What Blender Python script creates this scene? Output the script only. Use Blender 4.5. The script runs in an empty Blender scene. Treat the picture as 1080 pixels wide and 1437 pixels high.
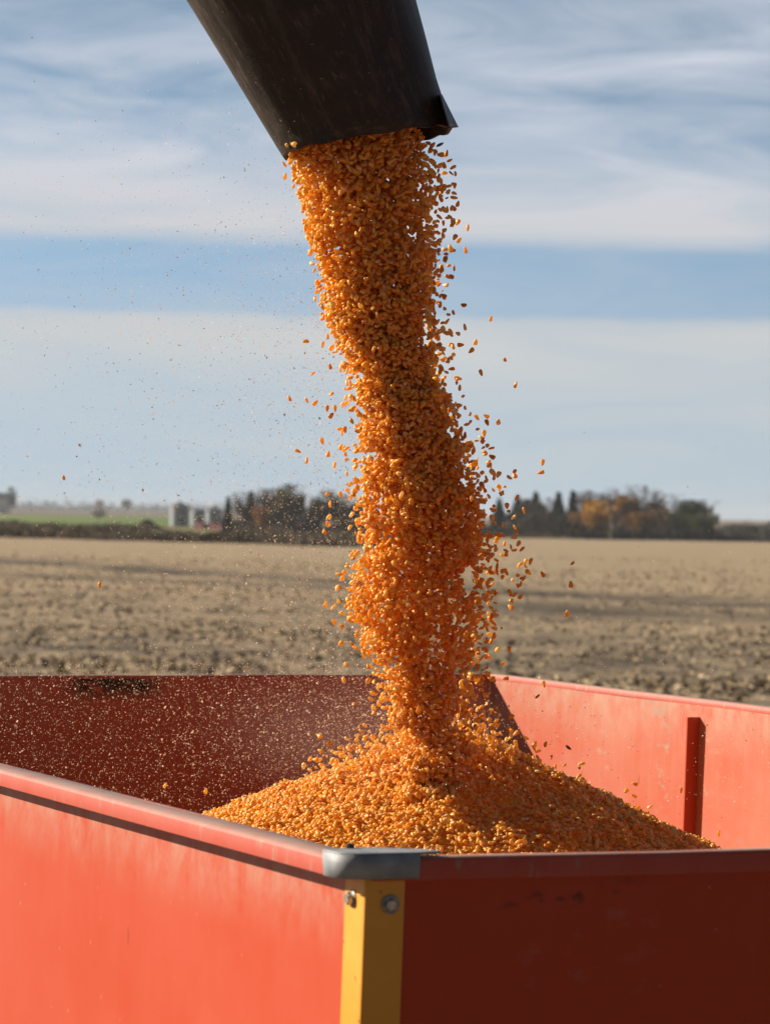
import bpy, math, random
import numpy as np
from mathutils import Vector, Matrix

R = math.radians
random.seed(7)
rng = np.random.default_rng(11)
S = bpy.context.scene
C = S.collection

# ------------------------------------------------------------------ camera
F_PX, ROLL, Y_H, W_PX, H_PX, CAM_H = 4600.0, R(0.9), 718.0, 1080.0, 1437.0, 3.4
_pit = (Y_H - H_PX / 2) / F_PX
_fw = Vector((0, math.cos(_pit), math.sin(_pit)))
_r0 = Vector((1, 0, 0)); _u0 = _r0.cross(_fw)
_rt = _r0 * math.cos(ROLL) + _u0 * math.sin(ROLL)
_up = -_r0 * math.sin(ROLL) + _u0 * math.cos(ROLL)
CAM = Vector((0, 0, CAM_H))
cam = bpy.data.objects.new('camera', bpy.data.cameras.new('camera'))
C.objects.link(cam); S.camera = cam
M = Matrix((( _rt.x, _up.x, -_fw.x, CAM.x), (_rt.y, _up.y, -_fw.y, CAM.y), (_rt.z, _up.z, -_fw.z, CAM.z), (0, 0, 0, 1)))
cam.matrix_world = M
cd = cam.data
cd.sensor_fit = 'VERTICAL'; cd.sensor_height = 36.0; cd.lens = F_PX / H_PX * 36.0
cd.clip_start = 0.1; cd.clip_end = 20000
cd.dof.use_dof = True; cd.dof.focus_distance = 6.05; cd.dof.aperture_fstop = 10.5

# ------------------------------------------------------------------ sun and sky
SUN = Vector((-0.94, 0.342, 0.47)).normalized()
sun = bpy.data.objects.new('sun', bpy.data.lights.new('sun', 'SUN')); C.objects.link(sun)
sun.data.energy = 4.7; sun.data.angle = R(0.5); sun.data.color = (1.0, 0.87, 0.69)
sun.rotation_euler = (-SUN).to_track_quat('-Z', 'Y').to_euler()

w = bpy.data.worlds.new('World'); S.world = w; w.use_nodes = True
nt = w.node_tree; nt.nodes.clear()
def N(t, **kw):
    n = nt.nodes.new(t)
    for k, v in kw.items():
        setattr(n, k, v)
    return n
def L(a, b): nt.links.new(a, b)
def mth(op, a, b=None, c=None, clamp=False):
    n = N('ShaderNodeMath', operation=op); n.use_clamp = clamp
    for i, v in enumerate((a, b, c)):
        if v is None: continue
        if isinstance(v, (int, float)): n.inputs[i].default_value = v
        else: L(v, n.inputs[i])
    return n.outputs[0]
out = N('ShaderNodeOutputWorld'); tc = N('ShaderNodeTexCoord')
sep = N('ShaderNodeSeparateXYZ'); L(tc.outputs['Generated'], sep.inputs[0])
zc = sep.outputs[2]
sky = N('ShaderNodeTexSky', sky_type='NISHITA'); sky.sun_disc = False
sky.sun_elevation = math.asin(SUN.z); sky.sun_rotation = math.atan2(SUN.x, SUN.y) % (2 * math.pi)
sky.air_density = 1.0; sky.dust_density = 0.5; sky.ozone_density = 2.0
# lift the low sky a little so the clear gaps read blue rather than white
vz = mth('MULTIPLY_ADD', zc, 1.0, 0.26)
cmb = N('ShaderNodeCombineXYZ'); L(sep.outputs[0], cmb.inputs[0]); L(sep.outputs[1], cmb.inputs[1]); L(vz, cmb.inputs[2])
nrm = N('ShaderNodeVectorMath', operation='NORMALIZE'); L(cmb.outputs[0], nrm.inputs[0]); L(nrm.outputs[0], sky.inputs[0])
def mrange(v, a, b, c, d):
    n = N('ShaderNodeMapRange'); L(v, n.inputs[0])
    for i, x in enumerate((a, b, c, d)): n.inputs[i + 1].default_value = x
    return n.outputs[0]
# deeper sky overhead and behind the camera, away from the bright horizon round the sun
SKY_FALL = mth('MULTIPLY', mrange(zc, 0.16, 0.6, 1.0, 0.72), mrange(sep.outputs[1], -0.6, 0.7, 0.35, 1.0))
bg_s = N('ShaderNodeBackground'); L(mth('MULTIPLY', mth('MULTIPLY', SKY_FALL, mrange(zc, 0.08, 0.15, 1.0, 0.80)), 0.076), bg_s.inputs[1])
hs = N('ShaderNodeHueSaturation'); hs.inputs['Saturation'].default_value = 0.80; L(sky.outputs[0], hs.inputs['Color']); tn = N('ShaderNodeMix', data_type='RGBA', blend_type='MULTIPLY'); tn.inputs[0].default_value = 1; L(hs.outputs[0], tn.inputs[6]); tn.inputs[7].default_value = (0.95, 1.03, 0.98, 1); L(tn.outputs[2], bg_s.inputs[0])
# layered cloud sheets, a function of direction only
def noise(sx, sz, sc, det, rough=0.55, off=0.0):
    m = N('ShaderNodeMapping'); m.inputs['Scale'].default_value = (sx, sx, sz); m.inputs['Location'].default_value = (off, off * 2, off); m.inputs['Rotation'].default_value = (0, R(7), 0)
    L(tc.outputs['Generated'], m.inputs[0])
    n = N('ShaderNodeTexNoise'); n.inputs['Scale'].default_value = sc; n.inputs['Detail'].default_value = det; n.inputs['Roughness'].default_value = rough; n.inputs['Distortion'].default_value = 0.7
    L(m.outputs[0], n.inputs['Vector']); return n.outputs[0]
nA = noise(11, 62, 1.0, 7, 0.60, 3.1)       # wide streaks
nB = noise(22, 80, 1.0, 6, 0.6, 1.7)      # wisps
nC = noise(4, 26, 1.0, 3, 0.5, 8.3)       # big patches
zz = mth('ADD', zc, mth('MULTIPLY', mth('SUBTRACT', nB, 0.5), 0.0055))
ramp = N('ShaderNodeValToRGB'); L(mth('MULTIPLY', zz, 5.0), ramp.inputs[0])   # 0..0.2 of sine elevation
def setramp(r, pts):
    e = r.color_ramp.elements
    while len(e) > 1: e.remove(e[-1])
    for i, (p, v) in enumerate(pts):
        el = e[0] if i == 0 else e.new(p)
        el.position = p; el.color = (v, v, v, 1)
zp = lambda y: (718 - y) / 4600 * 5.0
setramp(ramp, [(0.0, 0.62), (zp(640), 0.66), (zp(560), 0.76), (zp(470), 0.95), (zp(450), 0.84), (zp(437), 0.20), (zp(395), 0.08), (zp(352), 0.03), (zp(336), 0.62), (zp(322), 0.93),
               (zp(250), 0.84), (zp(200), 0.62), (zp(150), 0.52), (zp(60), 0.44), (0.62, 0.38), (0.95, 0.12)])
dens = mth('ADD', ramp.outputs[0], mth('MULTIPLY', mth('SUBTRACT', nA, 0.5), 2.3))
dens = mth('ADD', dens, mth('MULTIPLY', mth('SUBTRACT', nC, 0.5), 1.5))
# only the upper sheet is streaky: weight the noise by elevation
wgt = N('ShaderNodeMapRange'); wgt.inputs[1].default_value = 0.078; wgt.inputs[2].default_value = 0.112; wgt.inputs[3].default_value = 0.36; wgt.inputs[4].default_value = 1.0
L(zc, wgt.inputs[0])
mixd = N('ShaderNodeMix'); mixd.data_type = 'FLOAT'
L(wgt.outputs[0], mixd.inputs[0]); L(ramp.outputs[0], mixd.inputs[2]); L(dens, mixd.inputs[3])
cov = mth('MULTIPLY', mth('ADD', mixd.outputs[0], 0.0), 0.97, clamp=True)
cr = N('ShaderNodeValToRGB'); L(mth('MULTIPLY', zc, 5.0), cr.inputs[0])
e = cr.color_ramp.elements
e[0].position = 0.0; e[0].color = (0.41, 0.44, 0.46, 1); e[1].position = 1.0; e[1].color = (0.46, 0.50, 0.58, 1)
for p, col in ((zp(640), (0.405, 0.44, 0.458)), (zp(500), (0.44, 0.455, 0.46)), (zp(440), (0.43, 0.445, 0.455)), (zp(300), (0.455, 0.465, 0.49)), (zp(200), (0.45, 0.475, 0.53))):
    el = e.new(p); el.color = (*col, 1)
bg_c = N('ShaderNodeBackground'); L(mth('MULTIPLY', SKY_FALL, 0.70), bg_c.inputs[1])
L(cr.outputs[0], bg_c.inputs[0])
mx = N('ShaderNodeMixShader'); L(cov, mx.inputs[0]); L(bg_s.outputs[0], mx.inputs[1]); L(bg_c.outputs[0], mx.inputs[2])
L(mx.outputs[0], out.inputs[0])

cyc = S.cycles; cyc.max_bounces = 16; cyc.diffuse_bounces = 9; cyc.transmission_bounces = 9; cyc.volume_bounces = 0
S.view_settings.view_transform = 'Standard'; S.view_settings.look = 'None'
S.view_settings.exposure = 0.98; S.view_settings.gamma = 1.0

# ------------------------------------------------------------------ helpers
def ray(px, py):
    return _fw + _rt * ((px - W_PX / 2) / F_PX) - _up * ((py - H_PX / 2) / F_PX)
def at(px, py, depth):
    d = ray(px, py); return CAM + d * (depth / d.y)
def on_plane(px, py, z):
    d = ray(px, py); return CAM + d * ((z - CAM.z) / d.z)
def ground(px, depth):
    p = at(px, Y_H, depth); p.z = 0; return p

def tag(o, label=None, cat=None, group=None, kind=None):
    if label: o['label'] = label
    if cat: o['category'] = cat
    if group: o['group'] = group
    if kind: o['kind'] = kind
    return o
def empty(name, loc, rz=0.0):
    o = bpy.data.objects.new(name, None); C.objects.link(o); o.location = loc; o.rotation_euler = (0, 0, rz)
    o.empty_display_size = 0.1
    return o
def link(name, me, mat, parent=None, smooth=False):
    o = bpy.data.objects.new(name, me); C.objects.link(o)
    if mat is not None and not me.materials: me.materials.append(mat)
    if parent is not None: o.parent = parent
    if smooth: me.shade_smooth()
    return o
class MB:
    def __init__(s): s.v = []; s.f = []; s.uv = []
    def add(s, vs, fs):
        b = len(s.v); s.v += [tuple(v) for v in vs]; s.f += [tuple(b + i for i in f) for f in fs]
    def box(s, c, sx, sy, sz, bev=0.0):
        x, y, z = sx / 2, sy / 2, sz / 2
        s.add([(c[0] + a * x, c[1] + b * y, c[2] + d * z) for d in (-1, 1) for b in (-1, 1) for a in (-1, 1)],
              [(0, 2, 3, 1), (4, 5, 7, 6), (0, 1, 5, 4), (2, 6, 7, 3), (0, 4, 6, 2), (1, 3, 7, 5)])
    def tube(s, pts, rads, n=8, cap=True):
        pts = [Vector(p) for p in pts]; rings = []
        for i, p in enumerate(pts):
            t = (pts[min(i + 1, len(pts) - 1)] - pts[max(i - 1, 0)]).normalized()
            a = t.orthogonal().normalized() if i == 0 else (pa - t * pa.dot(t)).normalized()
            pa = a; b = t.cross(a)
            rings.append([p + (a * math.cos(2 * math.pi * k / n) + b * math.sin(2 * math.pi * k / n)) * rads[i] for k in range(n)])
        s.loft(rings, cap)
    def loft(s, rings, cap=True, closed=True):
        b = len(s.v); n = len(rings[0])
        for r in rings: s.v += [tuple(v) for v in r]
        for i in range(len(rings) - 1):
            for k in range(n if closed else n - 1):
                s.f.append((b + i * n + k, b + i * n + (k + 1) % n, b + (i + 1) * n + (k + 1) % n, b + (i + 1) * n + k))
        if cap:
            s.f.append(tuple(b + k for k in reversed(range(n)))); s.f.append(tuple(b + (len(rings) - 1) * n + k for k in range(n)))
    def mesh(s, name):
        me = bpy.data.meshes.new(name); me.from_pydata(s.v, [], s.f); me.update(); return me
    def build(s, name, mat, parent=None, smooth=False, recalc=True):
        me = s.mesh(name)
        if recalc:
            import bmesh
            bm = bmesh.new(); bm.from_mesh(me); bmesh.ops.recalc_face_normals(bm, faces=bm.faces); bm.to_mesh(me); bm.free()
        return link(name, me, mat, parent, smooth)
def bevel(o, wd, seg=2):
    m = o.modifiers.new('bevel', 'BEVEL'); m.width = wd; m.segments = seg; m.limit_method = 'ANGLE'; m.angle_limit = R(35)
    return o

# ------------------------------------------------------------------ materials
class Mat:
    def __init__(s, name):
        s.m = bpy.data.materials.new(name); s.m.use_nodes = True; s.t = s.m.node_tree
        s.b = s.t.nodes['Principled BSDF']
    def n(s, t, **kw):
        n = s.t.nodes.new(t)
        for k, v in kw.items(): setattr(n, k, v)
        return n
    def l(s, a, b): s.t.links.new(a, b)
    def put(s, sock, v):
        if hasattr(v, 'is_output'): s.l(v, sock)
        elif isinstance(v, tuple): sock.default_value = (*v, 1) if len(v) == 3 and len(sock.default_value) == 4 else v
        else: sock.default_value = v
    def math(s, op, a, b=None, clamp=False):
        n = s.n('ShaderNodeMath', operation=op); n.use_clamp = clamp
        s.put(n.inputs[0], a)
        if b is not None: s.put(n.inputs[1], b)
        return n.outputs[0]
    def mix(s, f, a, b):
        n = s.n('ShaderNodeMix', data_type='RGBA'); s.put(n.inputs[0], f); s.put(n.inputs[6], a); s.put(n.inputs[7], b); return n.outputs[2]
    def mr(s, v, a, b, c=0.0, d=1.0, smooth=False):
        n = s.n('ShaderNodeMapRange'); n.clamp = True
        if smooth: n.interpolation_type = 'SMOOTHSTEP'
        s.put(n.inputs[0], v)
        for i, x in enumerate((a, b, c, d)): n.inputs[i + 1].default_value = x
        return n.outputs[0]
    def noise(s, vec, scale=1.0, detail=4, rough=0.55, sc=(1, 1, 1), loc=(0, 0, 0)):
        m = s.n('ShaderNodeMapping'); m.inputs['Scale'].default_value = sc; m.inputs['Location'].default_value = loc; s.l(vec, m.inputs[0])
        n = s.n('ShaderNodeTexNoise'); n.inputs['Scale'].default_value = scale; n.inputs['Detail'].default_value = detail; n.inputs['Roughness'].default_value = rough
        s.l(m.outputs[0], n.inputs['Vector']); return n.outputs[0]
    def vor(s, vec, scale, sc=(1, 1, 1), feature='F1'):
        m = s.n('ShaderNodeMapping'); m.inputs['Scale'].default_value = sc; s.l(vec, m.inputs[0])
        n = s.n('ShaderNodeTexVoronoi'); n.feature = feature; n.inputs['Scale'].default_value = scale; s.l(m.outputs[0], n.inputs['Vector']); return n
    def coord(s, k='Object'):
        return s.n('ShaderNodeTexCoord').outputs[k]
    def pos(s):
        return s.n('ShaderNodeNewGeometry').outputs['Position']
    def bump(s, h, strength=0.3, dist=0.01):
        n = s.n('ShaderNodeBump'); n.inputs['Strength'].default_value = strength; n.inputs['Distance'].default_value = dist
        s.put(n.inputs['Height'], h); s.l(n.outputs[0], s.b.inputs['Normal'])
    def set(s, color=None, rough=None, metal=None, spec=None):
        if color is not None: s.put(s.b.inputs['Base Color'], color)
        if rough is not None: s.put(s.b.inputs['Roughness'], rough)
        if metal is not None: s.put(s.b.inputs['Metallic'], metal)
        if spec is not None: s.put(s.b.inputs['Specular IOR Level'], spec)
        return s

def plain(name, col, rough=0.8, var=0.25, scale=6.0, spec=0.3):
    a = Mat(name); n = a.noise(a.coord('Object'), scale, 4)
    f = a.mr(n, 0.3, 0.7)
    lo = tuple(c * (1 - var) for c in col); hi = tuple(min(1, c * (1 + var)) for c in col)
    return a.set(a.mix(f, lo, hi), rough, spec=spec).m

# paint on the wagon: UV is metres along the sheet and metres below its top edge
RED = (0.43, 0.046, 0.013)
DUST = (0.42, 0.30, 0.23)
def paint(name, base, fade=0.10, top_dust=0.0, scuffs=(), streak=0.15, rough=0.42, chips=0.5):
    a = Mat(name); uv = a.coord('UV')
    sp = a.n('ShaderNodeSeparateXYZ'); a.l(uv, sp.inputs[0]); U, V = sp.outputs[0], sp.outputs[1]
    big = a.noise(uv, 2.2, 5, 0.6)
    col = a.mix(a.mr(big, 0.3, 0.7, fade * 0.5, fade * 1.3), base, DUST)
    st = a.noise(uv, 1.0, 5, 0.65, (34, 2.2, 1))
    sm = a.math('MULTIPLY', a.mr(st, 0.5, 0.78), a.mr(V, 0.02, 0.55, 1.0, 0.25))
    col = a.mix(a.math('MULTIPLY', sm, streak), col, (0.44, 0.32, 0.27))
    if top_dust:
        td = a.math('MULTIPLY', a.mr(V, 0.0, 0.16, 1.0, 0.0, True), a.mr(a.noise(uv, 3.0, 6, 0.7, (6, 4, 1)), 0.34, 0.62))
        col = a.mix(a.math('MULTIPLY', td, top_dust), col, (0.42, 0.33, 0.26))
    # chips: small pale nicks and darker spots
    v1 = a.vor(uv, 24.0, (1, 0.8, 1)); ns = a.noise(uv, 3.0, 3)
    chip = a.math('MULTIPLY', a.mr(v1.outputs['Distance'], 0.035, 0.065, 1.0, 0.0), a.mr(ns, 0.44, 0.52))
    col = a.mix(a.math('MULTIPLY', chip, chips), col, (0.55, 0.32, 0.25))
    v2 = a.vor(uv, 13.0, (1, 0.35, 1)); ns2 = a.noise(uv, 2.0, 3, 0.5, loc=(4, 7, 0))
    dk = a.math('MULTIPLY', a.mr(v2.outputs['Distance'], 0.04, 0.09, 1.0, 0.0), a.mr(ns2, 0.44, 0.54))
    col = a.mix(a.math('MULTIPLY', dk, chips * 0.7), col, tuple(c * 0.25 for c in base))
    for (u0, u1, v0, v1_, scol, amt, thr) in scuffs:
        w_ = (u1 - u0) * 0.25; h_ = (v1_ - v0) * 0.3
        k = a.math('MULTIPLY', a.mr(U, u0 - w_ * .3, u0 + w_ * .7, 0, 1), a.mr(U, u1 - w_ * .7, u1 + w_ * .3, 1, 0))
        k = a.math('MULTIPLY', k, a.math('MULTIPLY', a.mr(V, v0 - h_ * .3, v0 + h_ * .5, 0, 1), a.mr(V, v1_ - h_, v1_ + h_, 1, 0)))
        k = a.math('MULTIPLY', k, a.mr(a.noise(uv, 1.0, 5, 0.65, (24, 40, 1), (u0, v0, 0)), thr, thr + 0.14))
        col = a.mix(a.math('MULTIPLY', k, amt, True), col, scol)
    a.set(col, a.mr(big, 0.3, 0.7, rough - 0.06, rough + 0.14), spec=0.22)
    h = a.noise(uv, 1.6, 3)
    h2 = a.noise(uv, 90, 2)
    a.bump(a.math('ADD', h, a.math('MULTIPLY', h2, 0.02)), 0.12, 0.02)
    return a.m
def rail_paint():
    a = Mat('worn_rail_paint'); p = a.pos(); g = a.n('ShaderNodeNewGeometry')
    sp = a.n('ShaderNodeSeparateXYZ'); a.l(g.outputs['Normal'], sp.inputs[0])
    nz = a.mr(sp.outputs[2], 0.55, 0.95)                      # dust lies on the upward faces
    n1 = a.noise(p, 14, 5, 0.65); n2 = a.noise(p, 45, 4, 0.6, (1, 1, .4))
    col = a.mix(a.mr(n1, 0.3, 0.75, 0.01, 0.13), (0.41, 0.046, 0.021), DUST)
    col = a.mix(a.math('MULTIPLY', a.mr(n2, 0.60, 0.70), 0.55), col, (0.30, 0.22, 0.17))
    col = a.mix(a.math('MULTIPLY', nz, a.mr(n1, 0.25, 0.6, 0.55, 0.95)), col, (0.40, 0.27, 0.22))
    a.set(col, 0.5, spec=0.4); a.bump(n2, 0.15, 0.004); return a.m
def galv():
    a = Mat('galvanised_steel'); p = a.pos()
    n = a.noise(p, 30, 5, 0.6); v = a.vor(p, 120)
    a.set(a.mix(a.mr(n, 0.3, 0.7), (0.17, 0.19, 0.22), (0.31, 0.33, 0.36)), a.mr(v.outputs['Distance'], 0, 1, 0.52, 0.72), 0.15)
    a.bump(n, 0.15, 0.003); return a.m
def steel(name, col, rough):
    a = Mat(name); n = a.noise(a.pos(), 140, 4)
    return a.set(a.mix(a.mr(n, 0.35, 0.7), col, tuple(c * 0.45 for c in col)), rough, 0.8).m
def yellow_paint():
    a = Mat('yellow_paint'); p = a.pos(); n = a.noise(p, 7, 5, 0.6); v = a.vor(p, 55)
    col = a.mix(a.mr(n, 0.3, 0.7), (0.62, 0.27, 0.022), (0.70, 0.34, 0.05))
    sp = a.math('MULTIPLY', a.mr(v.outputs['Distance'], 0.10, 0.18, 1, 0), a.mr(a.noise(p, 20, 3), 0.55, 0.62))
    col = a.mix(a.math('MULTIPLY', sp, 0.7), col, (0.16, 0.08, 0.03))
    a.set(col, 0.42, spec=0.4); a.bump(n, 0.08, 0.01); return a.m
def rubber():
    a = Mat('dusty_black_rubber'); uv = a.coord('UV')
    st = a.noise(uv, 1.0, 6, 0.7, (55, 5, 1)); bl = a.noise(uv, 7.0, 5, 0.65); fine = a.noise(uv, 1.0, 4, 0.7, (160, 14, 1), (3, 3, 0))
    col = a.mix(a.mr(bl, 0.35, 0.68), (0.012, 0.008, 0.006), (0.028, 0.018, 0.013))
    col = a.mix(a.math('MULTIPLY', a.mr(st, 0.50, 0.72), 0.6), col, (0.12, 0.095, 0.08))
    col = a.mix(a.math('MULTIPLY', a.mr(fine, 0.58, 0.70), 0.5), col, (0.16, 0.13, 0.12))
    v = a.vor(uv, 46.0); d = a.math('MULTIPLY', a.mr(v.outputs['Distance'], 0.06, 0.10, 1, 0), a.mr(a.noise(uv, 20, 2), 0.52, 0.58))
    col = a.mix(a.math('MULTIPLY', d, 0.8), col, (0.30, 0.19, 0.12))
    a.set(col, a.mr(st, 0.3, 0.7, 0.42, 0.62), spec=0.45); a.bump(a.math('ADD', bl, a.math('MULTIPLY', st, 0.4)), 0.35, 0.006); return a.m
def corn():
    a = Mat('dent_corn'); t = a.n('ShaderNodeAttribute'); t.attribute_name = 'tone'; q = a.n('ShaderNodeAttribute'); q.attribute_name = 'along'
    cr = a.n('ShaderNodeValToRGB'); a.l(t.outputs['Fac'], cr.inputs[0]); e = cr.color_ramp.elements
    e[0].position = 0; e[0].color = (0.66, 0.28, 0.050, 1); e[1].position = 1.0; e[1].color = (0.94, 0.76, 0.45, 1)
    for p, c in ((0.25, (0.92, 0.49, 0.060)), (0.6, (0.97, 0.61, 0.090)), (0.85, (0.98, 0.74, 0.24))):
        el = e.new(p); el.color = (*c, 1)
    col = a.mix(a.mr(q.outputs['Fac'], 0.0, 0.28, 0.75, 0.0), cr.outputs[0], (0.92, 0.72, 0.46))      # pale tip cap
    col = a.mix(a.mr(q.outputs['Fac'], 0.86, 1.0, 0.0, 0.5), col, (0.95, 0.60, 0.18))                  # paler crown
    a.set(col, a.mr(a.noise(a.pos(), 160, 3), 0.35, 0.65, 0.22, 0.5), spec=0.5)
    tr = a.n('ShaderNodeBsdfTranslucent'); a.l(a.mix(0.5, col, (1.0, 0.66, 0.11)), tr.inputs[0])
    mxs = a.n('ShaderNodeMixShader'); mxs.inputs[0].default_value = 0.46
    a.l(a.b.outputs[0], mxs.inputs[1]); a.l(tr.outputs[0], mxs.inputs[2])
    a.l(mxs.outputs[0], a.t.nodes['Material Output'].inputs[0]); return a.m
def chaff_mat():
    a = Mat('dry_chaff'); t = a.n('ShaderNodeAttribute'); t.attribute_name = 'tone'
    a.set(a.mix(t.outputs['Fac'], (0.46, 0.22, 0.14), (0.78, 0.55, 0.42)), 0.6)
    tr = a.n('ShaderNodeBsdfTranslucent'); tr.inputs[0].default_value = (0.8, 0.62, 0.46, 1)
    mxs = a.n('ShaderNodeMixShader'); mxs.inputs[0].default_value = 0.3
    a.l(a.b.outputs[0], mxs.inputs[1]); a.l(tr.outputs[0], mxs.inputs[2]); a.l(mxs.outputs[0], a.t.nodes['Material Output'].inputs[0])
    return a.m
def field_mat():
    a = Mat('harvested_field_soil'); p = a.pos()
    big = a.noise(p, 0.05, 4, 0.55, (1, 0.55, 1)); mid = a.noise(p, 0.85, 5, 0.66, (1, 0.7, 1)); fine = a.noise(p, 4.2, 5, 0.72, (1, 0.8, 1)); tiny = a.noise(p, 14.0, 3, 0.6)
    sp = a.n('ShaderNodeSeparateXYZ'); a.l(p, sp.inputs[0])
    residue = a.math('ADD', a.math('MULTIPLY', big, 0.45), a.math('ADD', a.math('MULTIPLY', mid, 1.15), a.math('MULTIPLY', fine, 0.9)))
    # the far end of the field keeps more straw on top
    residue = a.math('ADD', residue, a.mr(sp.outputs[1], 60, 230, -0.10, 0.20))
    k = a.mr(residue, 0.98, 1.30, 0, 1, True)
    at_ = a.n('ShaderNodeAttribute'); at_.attribute_name = 'soil'
    k = a.math('MULTIPLY', k, a.math('SUBTRACT', 1.0, at_.outputs['Fac']))
    straw = a.mix(a.mr(tiny, 0.35, 0.65), (0.26, 0.198, 0.130), (0.41, 0.320, 0.215))
    soil = a.mix(a.mr(fine, 0.35, 0.65), (0.052, 0.044, 0.037), (0.108, 0.086, 0.067))
    a.set(a.mix(k, soil, straw), 0.95, spec=0.1)
    a.bump(a.math('ADD', fine, a.math('MULTIPLY', tiny, 0.5)), 0.6, 0.10); return a.m

M_CORN = corn(); M_CHAFF = chaff_mat(); M_RAIL = rail_paint(); M_GALV = galv(); M_RUB = rubber(); M_YEL = yellow_paint()
M_BOLT = steel('bright_bolt_steel', (0.62, 0.58, 0.52), 0.35); M_WASH = steel('dull_washer_steel', (0.33, 0.32, 0.31), 0.5)

# ------------------------------------------------------------------ ground and fields
def sheet(name, pts, z, mat, kind='structure'):
    mb = MB(); mb.add([(p[0], p[1], z) for p in pts], [tuple(range(len(pts)))])
    o = mb.build(name, mat, recalc=False); tag(o, kind=kind); return o
sheet('ground', [(-2500, -200), (2500, -200), (2500, 4200), (-2500, 4200)], -0.25, plain('far_soil', (0.17, 0.125, 0.085), 0.95, 0.3, 0.004, 0.1))
def line_strip(x, y, a, b, width):
    # soft membership of points (x, y) in the strip between ground points a and b
    d = b - a; n = np.hypot(*d); t = ((x - a[0]) * d[0] + (y - a[1]) * d[1]) / n; s_ = ((x - a[0]) * -d[1] + (y - a[1]) * d[0]) / n
    wob = 1.6 * np.sin(t * 0.21) + 0.9 * np.sin(t * 0.57 + 1.0)
    return np.exp(-((s_ + wob * width * 0.15) / width) ** 2) * (1 / (1 + np.exp(-(t + 2) / 2))) * (1 / (1 + np.exp((t - n - 2) / 2)))
def fbm(x, y, f0, octv, seed):
    g = np.random.default_rng(seed); o = np.zeros_like(x)
    for k in range(octv):
        f = f0 * 1.9 ** k
        for j in range(5):
            an = g.uniform(0, 6.28); ph = g.uniform(0, 6.28); ff = f * g.uniform(.7, 1.4)
            o += np.sin((x * np.cos(an) + y * np.sin(an)) * ff + ph + 1.4 * np.sin((x * np.sin(an) - y * np.cos(an)) * ff * .7 + ph * 2)) * 0.62 ** k / 5
    return o
BANDS = []
def make_field():
    nr, nc = 620, 430
    yy = 30 * (470 / 30) ** (np.linspace(0, 1, nr)); tt = np.linspace(-0.24, 0.24, nc)
    Y, T = np.meshgrid(yy, tt, indexing='ij'); X = Y * T
    h = 0.035 * fbm(X, Y, 2.2, 4, 5) + 0.05 * fbm(X, Y * .6, 0.35, 3, 9)
    h += 0.16 * fbm(X, Y, 0.03, 2, 21) * np.clip((Y - 60) / 100, 0, 1)
    soil = np.zeros_like(X)
    def gp(px, py): q = on_plane(px, py, 0); return np.array((q.x, q.y))
    for (a, b, wd, am) in (((0, 783), (1080, 850), 2.4, 1.0), ((-40, 800), (520, 826), 2.2, 0.7), ((700, 845), (1080, 872), 3.2, 0.8), ((735, 862), (960, 872), 2.0, 0.5),
                           ((690, 905), (785, 897), 0.8, 0.8), ((700, 925), (900, 930), 1.1, 0.35), ((860, 928), (905, 918), 0.9, 0.8), ((-20, 884), (150, 896), 0.9, 0.7), ((130, 908), (260, 915), 0.9, 0.6), ((140, 838), (420, 846), 1.4, 0.35), ((900, 940), (1080, 950), 1.0, 0.5), ((770, 945), (850, 948), 0.8, 0.6)):
        m = line_strip(X, Y, gp(*a), gp(*b), wd * 1.7); BANDS.append((gp(*a), gp(*b), wd * 1.7, am)); soil = np.maximum(soil, am * m * np.clip(0.95 + 0.6 * fbm(X, Y, .5, 3, 33), 0.5, 1.25)); h -= 0.13 * am * m
    edge = np.clip((Y - 440) / 25, 0, 1); h = h - 0.35 * edge - 0.0
    v = np.stack([X.ravel(), Y.ravel(), h.ravel()], 1).astype(np.float32)
    i = np.arange(nr * nc).reshape(nr, nc); q = np.stack([i[:-1, :-1], i[:-1, 1:], i[1:, 1:], i[1:, :-1]], -1).reshape(-1, 4)
    me = np_mesh('stubble_field', v, q)
    at_ = me.attributes.new('soil', 'FLOAT', 'POINT'); at_.data.foreach_set('value', np.clip(soil, 0, 1).ravel().astype(np.float32))
    tag(link('stubble_field', me, field_mat()), kind='structure')
def np_mesh(name, v, quads, tris=None):
    me = bpy.data.meshes.new(name)
    nq = len(quads); ntr = 0 if tris is None else len(tris)
    me.vertices.add(len(v)); me.vertices.foreach_set('co', np.ascontiguousarray(v, np.float32).ravel())
    idx = quads.ravel() if tris is None else np.concatenate([quads.ravel(), tris.ravel()])
    me.loops.add(len(idx)); me.loops.foreach_set('vertex_index', idx.astype(np.int32))
    me.polygons.add(nq + ntr)
    st = np.concatenate([np.arange(nq) * 4, nq * 4 + np.arange(ntr) * 3]).astype(np.int32)
    me.polygons.foreach_set('loop_start', st)
    me.update(calc_edges=True); me.validate(); me.shade_smooth(); return me
make_field()
def px_quad(pts, z): return [on_plane(x, y, z) for x, y in pts]
sheet('ploughed_field', px_quad([(-60, 722.5), (520, 731), (520, 721.8), (-60, 713)], -0.2), -0.20, plain('dark_ploughed_soil', (0.135, 0.105, 0.075), 0.95, 0.2, 0.01, 0.1))
sheet('grass_field', px_quad([(-60, 740), (330, 746), (330, 726.5), (-60, 722)], -0.15), -0.14, plain('green_winter_crop', (0.115, 0.165, 0.035), 0.9, 0.45, 0.012, 0.1))
sheet('verge', px_quad([(-60, 765), (520, 775), (520, 742), (-60, 735)], -0.1), -0.08, plain('dry_verge_grass', (0.16, 0.135, 0.06), 0.95, 0.35, 0.05, 0.1))

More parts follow.
